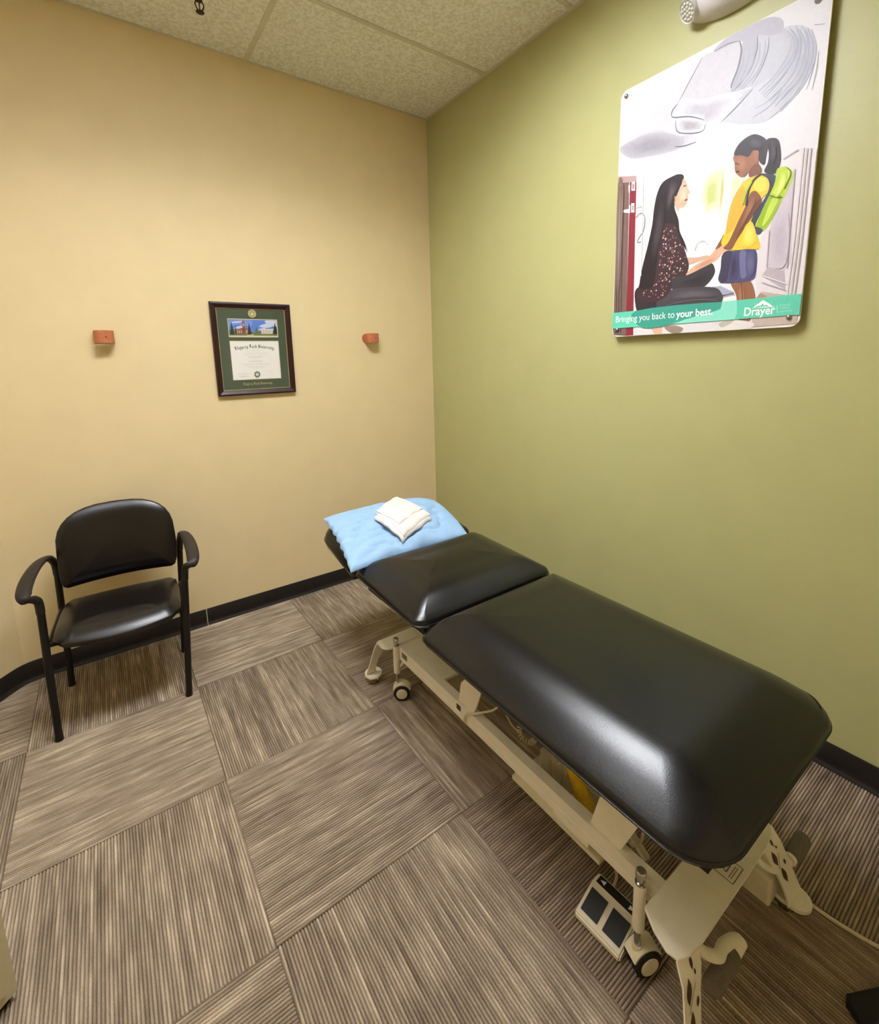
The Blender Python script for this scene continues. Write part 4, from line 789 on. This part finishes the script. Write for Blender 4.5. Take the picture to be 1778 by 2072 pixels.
for q in ((x0, x1, z0, z0+e), (x0, x1, z1-e, z1), (x0, x0+e, z0+e, z1-e), (x1-e, x1, z0+e, z1-e)): box(b_, q[0], q[1], -.0115, -.008, q[2], q[3])
obj('gold_fillet', b_, M['gold'], DF, sm=False)
DW = lambda s, t, k: Vector((fx0+s/1000, -.0091-.00003*k, fz0+t/1000))
pr = Print(DW); d = D_PTS
rc = lambda key: (min(p[0] for p in d[key][::3]), max(p[0] for p in d[key][1:3]), (d[key][2][1]+d[key][3][1])/2, (d[key][0][1]+d[key][1][1])/2)
def rect(key, col, g=0):
    a_, b__, c_, e_ = rc(key); pr.poly([(a_-g, c_-g), (b__+g, c_-g), (b__+g, e_+g), (a_-g, e_+g)], col)
GOLD = (206, 192, 140)
rect('photoo', (214, 206, 168)); rect('photo', (60, 60, 60), 1); rect('photo', (92, 130, 214))
pa, pb, pc, pe = rc('photo'); W_, H_ = pb-pa, pe-pc
pr.clip = lambda a_, b__: (min(max(a_, pa), pb), min(max(b__, pc), pe))
ph = lambda *pts: [(pa+x*W_, pc+y*H_) for x, y in pts]
pr.poly(ph((0, .55), (.2, .7), (.45, .6), (.45, 1), (0, 1)), (122, 152, 220), True)
for q in (((.02, .78), (.12, .88), (.3, .92), (.2, .8)), ((.75, .95), (.85, .7), (1, .6), (1, 1)), ((.1, .45), (.25, .62), (.3, .42)), ((.6, .4), (.75, .5), (.72, .3)), ((.62, .6), (.8, .8), (.9, .6), (.76, .5))): pr.poly(ph(*q), (206, 214, 236), True)
pr.poly(ph((0, 0), (1, 0), (1, .30), (.8, .34), (.62, .26), (.5, .2), (.3, .3), (0, .28)), (110, 118, 66))
pr.poly(ph((.12, .08), (.12, .36), (.2, .42), (.27, .48), (.27, .86), (.285, .95), (.305, .95), (.32, .86), (.32, .48), (.38, .46), (.4, .08)), (146, 92, 74))
for x in (.16, .2, .24, .345, .375): pr.poly(ph((x-.008, .14), (x+.008, .14), (x+.008, .32), (x-.008, .32)), (214, 190, 170))
pr.poly(ph((.28, .2), (.31, .2), (.31, .5), (.28, .5)), (96, 54, 46)); pr.poly(ph((.283, .62), (.307, .62), (.307, .72), (.283, .72)), (226, 210, 190))
pr.poly(ph((.66, .1), (.66, .34), (.7, .44), (.95, .44), (.97, .1)), (222, 214, 196))
for x in (.7, .74, .78, .82, .86, .9): pr.poly(ph((x, .1), (x+.012, .1), (x+.012, .36), (x, .36)), (150, 140, 124))
for x, y0_, y1_, hw in ((.055, .05, .92, .05), (.41, 0, .82, .055), (.13, .1, .7, .02), (.56, .12, .62, .045), (.965, .1, .85, .07)):
    n_ = 7; L_ = [(x-hw*(1-k/n_)*(1 if k % 2 == 0 else .75), y0_+(y1_-y0_)*k/n_) for k in range(n_+1)]; R_2 = [(2*x-a_, b__) for a_, b__ in L_[::-1]]
    pr.poly(ph(*(L_+R_2)), (38, 52, 34) if x != .56 else (92, 116, 60))
pr.poly(ph((.33, .02), (.5, .06), (.48, .0), (.36, 0)), (226, 214, 180))
pr.clip = None
rect('certo', (218, 210, 176)); rect('cert', (246, 243, 236))
# lettering: broad-nib blackletter strokes, x advance in units of x-height
BL = {'S': ([[(.9, 1.5), (.45, 1.7), (.15, 1.35), (.35, 1.0), (.75, .75), (.85, .35), (.45, 0), (.1, .2)], [(.5, 1.6), (.5, .1)]], 1.15), 'R': ([[(.2, 1.6), (.25, .1)], [(.1, 1.55), (.6, 1.7), (.85, 1.35), (.55, .95), (.25, .9)], [(.5, .9), (.9, .1), (1.05, .15)], [(.5, 1.6), (.5, 1.0)]], 1.2),
 'U': ([[(.15, 1.6), (.2, .3), (.5, 0), (.85, .3)], [(.85, 1.6), (.85, .15), (1.05, .1)], [(.5, 1.5), (.5, .3)]], 1.2), 'l': ([[(.2, 1.65), (.2, .15), (.4, .05)]], .5), 'i': ([[(.05, .85), (.2, 1), (.2, .15), (.4, .05)], [(.15, 1.4), (.27, 1.32)]], .5),
 'p': ([[(.05, .85), (.2, 1), (.2, -.55)], [(.2, .9), (.5, 1), (.65, .8), (.65, .2), (.4, 0), (.2, .1)]], .85), 'e': ([[(.6, .15), (.4, 0), (.18, .2), (.18, .75), (.4, 1), (.6, .78), (.2, .5)]], .75), 'r': ([[(.05, .85), (.2, 1), (.2, .05)], [(.2, .8), (.45, 1), (.58, .88)]], .62),
 'y': ([[(.05, .9), (.2, 1), (.2, .2), (.4, .02), (.6, .2)], [(.62, 1), (.62, 0), (.4, -.5), (.1, -.4)]], .82), 'o': ([[(.4, 1), (.18, .75), (.18, .22), (.4, 0), (.62, .25), (.62, .75), (.4, 1)]], .82), 'c': ([[(.6, .85), (.42, 1), (.18, .75), (.18, .22), (.4, 0), (.6, .15)]], .7),
 'k': ([[(.2, 1.65), (.2, .05)], [(.2, .6), (.55, 1), (.5, .7), (.25, .55), (.6, .05)]], .78), 'n': ([[(.05, .85), (.2, 1), (.2, .05)], [(.2, .8), (.48, 1), (.6, .8), (.6, .15), (.75, .05)]], .88), 'v': ([[(.05, .95), (.2, .9), (.2, .25), (.42, 0), (.65, .3), (.62, .8), (.5, 1)]], .82),
 's': ([[(.6, .88), (.35, 1), (.18, .8), (.58, .4), (.4, 0), (.12, .12)]], .74), 't': ([[(.25, 1.35), (.25, .15), (.45, .02)], [(.05, 1), (.48, 1)]], .56), ' ': ([], .55)}
def blackletter(P, s, path, h, col, weight=.26):
    """path: f(0..1)->(x,y,angle)"""
    tot = sum(BL[c][1] for c in s); x = 0
    P.k += 1
    for c in s:
        st_, adv = BL[c]; px, py, an = path((x+adv/2)/tot); ca, sa = math.cos(an), math.sin(an)
        for stroke in st_:
            q = []
            for a_, b__ in stroke:
                u, v = (a_-adv/2)*h, b__*h; q.append((px+u*ca-v*sa, py+u*sa+v*ca))
            P.nib(q, h*weight, col, 40+math.degrees(an))
        x += adv
(ta, tb, tc_) = d['title']
def arcpath(t):
    x = ta[0]+(tc_[0]-ta[0])*t; k = 4*t*(1-t); y = ta[1]+(tc_[1]-ta[1])*t+13*k; return x, y, math.atan2(13*4*(1-2*t), tc_[0]-ta[0])
blackletter(pr, 'Slippery Rock University', arcpath, (tc_[0]-ta[0])/18.9*1.03, (50, 58, 42), .30)
(ba, bb_) = d['bottom']
blackletter(pr, 'Slippery Rock University', lambda t: (ba[0]+(bb_[0]-ba[0])*t, ba[1]+1, 0), (bb_[0]-ba[0])/18.9, (186, 176, 122), .30)
rr_ = random.Random(4)
def scribble(key, hgt, wd, col):            # lines of print too small to read
    (a_, b__) = d[key][:2]; x = a_[0]; pr.k += 1
    while x < b__[0]:
        L_ = min(rr_.uniform(4, 13), b__[0]-x); n_ = max(2, int(L_/1.1)); y = a_[1]+(b__[1]-a_[1])*(x-a_[0])/max(1, b__[0]-a_[0])
        pr.line([(x+L_*k/n_, y+hgt*(.5+.5*(-1)**k*rr_.uniform(.5, 1))) for k in range(n_+1)], wd, col, sm=False); x += L_+2.2
for k_, h_, w_ in (('l1', 2, .5), ('l2', 2, .5), ('l3', 2.2, .5), ('l4', 2.2, .5), ('name', 4, .9), ('l5', 2, .5), ('deg', 4, .9), ('l6', 2.2, .5), ('l7', 2.2, .5), ('l8', 2.2, .5), ('l9', 2.2, .5), ('s3', 2, .5)): scribble(k_, h_, w_, (140, 140, 132) if w_ < .8 else (110, 112, 104))
for k_ in ('s1', 's2'):
    (a_, b__) = d[k_]; n_ = 16; pr.line([(a_[0]+(b__[0]-a_[0])*k/n_, a_[1]+rr_.uniform(-3, 9)*(.4+.6*(k % 2))) for k in range(n_+1)], .7, (130, 130, 134))
def ring(cx, cy, r0, r1, col, n_=28):
    V = []; F = []
    for k in range(n_):
        t = 2*math.pi*k/n_; V += [(cx+r0*math.cos(t), cy+r0*math.sin(t)), (cx+r1*math.cos(t), cy+r1*math.sin(t))]
    for k in range(n_): a_ = 2*k; c_ = 2*((k+1) % n_); F.append((a_, a_+1, c_+1, c_))
    pr.mesh(V, F, col)
(sa_, sb_) = d['seal']; R2 = sb_[0]-sa_[0]
pr.poly([(sa_[0]+R2*math.cos(2*math.pi*k/28), sa_[1]+R2*math.sin(2*math.pi*k/28)) for k in range(28)], (150, 146, 100))
ring(sa_[0], sa_[1], R2*.86, R2, GOLD); ring(sa_[0], sa_[1], R2*.56, R2*.64, GOLD)
for k in range(22):
    t = 2*math.pi*k/22; pr.line([(sa_[0]+R2*.7*math.cos(t), sa_[1]+R2*.7*math.sin(t)), (sa_[0]+R2*.8*math.cos(t), sa_[1]+R2*.8*math.sin(t))], 1.2, GOLD, sm=False)
pr.poly([(sa_[0]+x*R2, sa_[1]+y*R2) for x, y in ((-.3, -.3), (.3, -.3), (.34, .1), (.12, .12), (.0, .42), (-.12, .12), (-.34, .1))], (222, 212, 160))
(ca_, cb_) = d['cseal']; R3 = cb_[0]-ca_[0]
ring(ca_[0], ca_[1], R3*.68, R3, (96, 102, 92)); ring(ca_[0], ca_[1], R3*.58, R3*.63, (150, 150, 140))
for s in (-1, 1): pr.line([(ca_[0]+s*R3*.3, ca_[1]-R3*.3), (ca_[0]+s*R3*.12, ca_[1]), (ca_[0]+s*R3*.3, ca_[1]+R3*.3)], .8, (150, 150, 140))
(s3a, s3b) = d['s3']; ring((s3a[0]+s3b[0])/2, s3a[1]-16, 17, 17.6, (214, 212, 204)); ring((s3a[0]+s3b[0])/2, s3a[1]-16, 10, 10.5, (220, 218, 210))
pr.build('diploma_print', M['printpaper'], DF)
obj('glass', boxo(x0-.003, x1+.003, -.0135, -.0122, z0-.003, z1+.003), M['glass'], DF, sm=False)
# ------------------------------------------------------------------ poster panel
py0, py1, pz0, pz1 = POSTER_RECT; PW, PH = (py0-py1)*1000, (pz1-pz0)*1000
PO = empty('wall_poster', (0, (py0+py1)/2, pz0)); tag(PO, 'large printed poster panel of a woman greeting a girl with backpack on the green wall', 'poster')
ol = rrect(0, PW, 0, PH, 30, 8)
b_ = bm_new(); prism(b_, [(-.024, py0-a_/1000, pz0+b__/1000) for a_, b__ in ol], (-.006, 0, 0)); obj('panel', b_, M['panel'], PO, ang=30)
pr = Print(lambda s, t, k: Vector((-.0301-.000014*k, py0-s/1000, pz0+t/1000)))
def pclip(a_, b__):                         # keep the ink inside the rounded panel
    a_ = min(max(a_, 1), PW-1); b__ = min(max(b__, 1), PH-1); R4 = 30
    cx = min(max(a_, R4), PW-R4); cy = min(max(b__, R4), PH-R4); d_ = math.hypot(a_-cx, b__-cy)
    if d_ > R4-1: a_, b__ = cx+(a_-cx)*(R4-1)/d_, cy+(b__-cy)*(R4-1)/d_
    return a_, b__
pr.clip = pclip
pr.poly([(PW/2+(a_-PW/2)*.997, PH/2+(b__-PH/2)*.998) for a_, b__ in ol], (236, 235, 240))
pr.poly([(2, PH*.45), (PW-3, PH*.45), (PW-3, PH-34), (PW-34, PH-3), (34, PH-3), (2, PH-34)], (224, 223, 231))
LAST = 21
import itertools
shapes = [('s', x) for x in P_SHAPES]; nd = 9
for i, (kind, (col, sm_, pts_)) in enumerate(shapes[:nd]):
    col = tuple(c_-20 for c_ in col)
    if i in (0, 1, 2, 4, 8): pr.soft(pts_, col, (222, 221, 229) if i != 2 else (180, 178, 188))
    else: pr.poly(pts_, col, bool(sm_))
nl_draw = N_DRAW
for col, wd, pts_ in P_LINES[:nl_draw]: pr.line(pts_, wd*1.15, tuple(c_-22 for c_ in col), taper=True)
rest = P_SHAPES[nd:]; WOM = None
lines = P_LINES[nl_draw:]
for i, (col, sm_, pts_) in enumerate(rest):
    if isinstance(sm_, tuple): pr.soft(pts_, col, sm_)
    elif sm_ == 2: pr.soft(pts_, col, (246, 246, 244))
    else: pr.poly(pts_, col, bool(sm_))
    if col == (66, 46, 52):                 # flowered blouse
        pr.k += 1
        for a_, b__, c_ in P_DOTS:
            r_ = 1.9+.7*c_; q = [(a_+r_*math.cos(t*1.257+c_), b__+r_*math.sin(t*1.257+c_)*1.1) for t in range(5)]; pr.poly(q, ((196, 160, 150), (170, 120, 120), (214, 190, 176))[c_], step=0)
for col, wd, pts_ in lines: pr.line(pts_, wd*.8, col)
pr.poly(P_BAND, (98, 204, 176))
for q in P_BAND_DARK: pr.poly(q, (62, 158, 140), True)
for q in P_BAND_LIGHT: pr.poly(q, (140, 224, 204))
WH = (250, 252, 250)
def put_text(s, a_, b__, bold=0.0, col=WH, cap=None):
    V, F = text_mesh(s, 1.0, bold); w = max(v[0] for v in V)-min(v[0] for v in V); x0_ = min(v[0] for v in V)
    sx = (b__[0]-a_[0])/w; sy = sx if cap is None else cap/.69
    sl = (b__[1]-a_[1])/(b__[0]-a_[0])
    pr.mesh([(a_[0]+(x-x0_)*sx, a_[1]+y*sy+(x-x0_)*sx*sl) for x, y in V], F, col)
def lvl(p): m_ = (p[0][1]+p[1][1])/2; return (p[0][0], m_), (p[1][0], m_)
put_text('Bringing you back to', *lvl(P_TEXT['t1']), cap=27)
put_text('your best.', *lvl(P_TEXT['t2']), bold=.022, cap=27)
put_text('Drayer', *lvl(P_TEXT['logo']), bold=.018, cap=29)
for k_, s in (('small', 'PHYSICAL'), ('small2', 'THERAPY'), ('small3', 'INSTITUTE')): put_text(s, *lvl(P_TEXT[k_]), cap=5.5, col=(190, 236, 222))
for q in P_MOUNT: pr.poly(q, WH)
pr.line(P_BAR, 1.2, WH, sm=False)
pr.build('poster_print', M['printposter'], PO)
for a_, b__ in P_SCREWS:
    b_ = bm_new(); y, z = py0-a_/1000, pz0+b__/1000
    revolve(b_, (-.0005, y, z), (-1, 0, 0), [(0, .006), (.024, .006)], 14)
    revolve(b_, (-.031, y, z), (-1, 0, 0), [(0, .0085), (.004, .0085), (.0075, .006), (.009, .002)], 16); obj('standoff_screw', b_, M['steel'], PO)
# ------------------------------------------------------------------ emergency light on the green wall
EY, EZ = -1.930, 2.758
EM = empty('emergency_light', (0, EY, EZ)); tag(EM, 'white oval emergency light on the green wall above the poster', 'emergency light')
b_ = bm_new(); rings = []
for k in range(12):                         # oval dome body
    t = math.pi/2*k/11; dp = .004+.085*math.sin(t); sc = math.cos(t)**.5 if k < 11 else .05
    rings.append([b_.verts.new((-dp, EY+.175*sc*math.cos(a_), EZ+.088*sc*math.sin(a_))) for a_ in [2*math.pi*i/36 for i in range(36)]])
for a_, c_ in zip(rings, rings[1:]):
    for i in range(36): b_.faces.new((a_[i], a_[(i+1) % 36], c_[(i+1) % 36], c_[i]))
b_.faces.new(rings[0]); b_.faces.new(rings[-1][::-1]); obj('housing', b_, M['white'], EM, ang=60)
for s in (1, -1):
    ax = Vector((-.72, .42*s, -.55)).normalized(); c = Vector((-.058, EY+.128*s, EZ-.030))
    b_ = bm_new(); revolve(b_, c-ax*.045, ax, [(0, .028), (.03, .037), (.062, .039), (.066, .037), (.063, .034)], 28); hd = obj('lamp_head', b_, M['white'], EM)
    b_ = bm_new(); revolve(b_, c+ax*.016, ax, [(0, .034), (.003, .034)], 28); obj('lens', b_, mat('lens_plastic', (176, 176, 168), .25), hd)
    u, v = frame_of(ax); b_ = bm_new()
    for r_, n_ in ((0, 1), (.013, 6), (.025, 11)):
        for i in range(n_):
            t = 2*math.pi*i/n_; revolve(b_, c+ax*.0185+(u*math.cos(t)+v*math.sin(t))*r_, ax, [(0, .006), (.003, .0045), (.005, .0015)], 8)
    obj('led', b_, mat('led_lens', (226, 226, 214), .15), hd)
# ------------------------------------------------------------------ sprinkler
SX, SY = -1.440, -.385
SPK = empty('sprinkler', (SX, SY, CEIL)); tag(SPK, 'dark bronze sprinkler hanging from the ceiling tile', 'sprinkler')
b_ = bm_new(); revolve(b_, (SX, SY, CEIL+.004), (0, 0, -1), [(0, .036), (.006, .034), (.012, .022), (.03, .014), (.04, .012)], 24); obj('escutcheon', b_, M['dark'], SPK)
b_ = bm_new()
for s in (-1, 1): tube(b_, catmull([(SX+s*.011, SY, CEIL-.034), (SX+s*.017, SY, CEIL-.05), (SX+s*.009, SY, CEIL-.068), (SX, SY, CEIL-.074)], 5), .0028, 8)
obj('frame_arm', b_, M['dark'], SPK)
b_ = bm_new(); cyl(b_, (SX, SY, CEIL-.036), (SX, SY, CEIL-.07), .003); obj('glass_bulb', b_, mat('red_bulb', (120, 40, 30), .2), SPK)
b_ = bm_new(); revolve(b_, (SX, SY, CEIL-.073), (0, 0, -1), [(0, .006), (.003, .017), (.0045, .017), (.006, .005)], 18); obj('deflector', b_, M['dark'], SPK)
# ------------------------------------------------------------------ beige cabinet at the left edge
cd = Vector((-.75, -.66)).normalized(); ci = Vector((-cd.y, cd.x))
if ci.x > 0: ci = -ci
K0 = Vector((-2.307, -1.505)); CB = empty('low_cabinet', (K0.x, K0.y, 0)); tag(CB, 'beige laminate low cabinet with dark toe kick on the carpet across from the treatment table', 'cabinet')
M['laminate'] = mat('beige_laminate', (198, 186, 150), .5, var=.04)
def cquad(a0, a1, b0, b1, z0, z1, m, name):
    P_ = lambda a_, b__: K0+cd*a_+ci*b__
    b1_ = bm_new(); prism(b1_, [(*P_(a0, b0), z0), (*P_(a1, b0), z0), (*P_(a1, b1), z0), (*P_(a0, b1), z0)], (0, 0, z1-z0)); return obj(name, b1_, m, CB, sm=False)
cquad(0, .5, 0, .36, .022, .42, M['laminate'], 'body'); cquad(.012, .49, .012, .35, 0, .022, M['blackboard'], 'toe_kick')
dr = cquad(.02, .48, -.014, 0, .06, .22, M['laminate'], 'drawer'); cquad(.19, .31, -.028, -.014, .15, .165, M['steel'], 'drawer_handle').parent = dr
dr = cquad(.02, .48, -.014, 0, .235, .40, M['laminate'], 'drawer'); cquad(.19, .31, -.028, -.014, .34, .355, M['steel'], 'drawer_handle').parent = dr
cquad(-.003, .51, -.018, .36, .42, .44, M['laminate'], 'top')
# ------------------------------------------------------------------ black mat at the right edge
b_ = bm_new(); o_ = [(-.749, -2.666), (-.30, -2.905), (-.55, -3.25), (-.98, -3.02)]
c_ = Vector((sum(p[0] for p in o_)/4, sum(p[1] for p in o_)/4))
pts_ = []
for i in range(4):
    p, q, r_ = Vector(o_[i-1]), Vector(o_[i]), Vector(o_[(i+1) % 4])
    for t in (0, .5, 1): pts_.append((q+(p-q).normalized()*.012*(1-t)+(r_-q).normalized()*.012*t).to_tuple())
bm_ = pad(pts_[::-1], .0, .022, .006, crown=.002, inner=3)
tag(obj('floor_mat', bm_, M['blackfab'], ang=60), 'black fabric floor mat lying on the carpet near the power cord', 'mat')
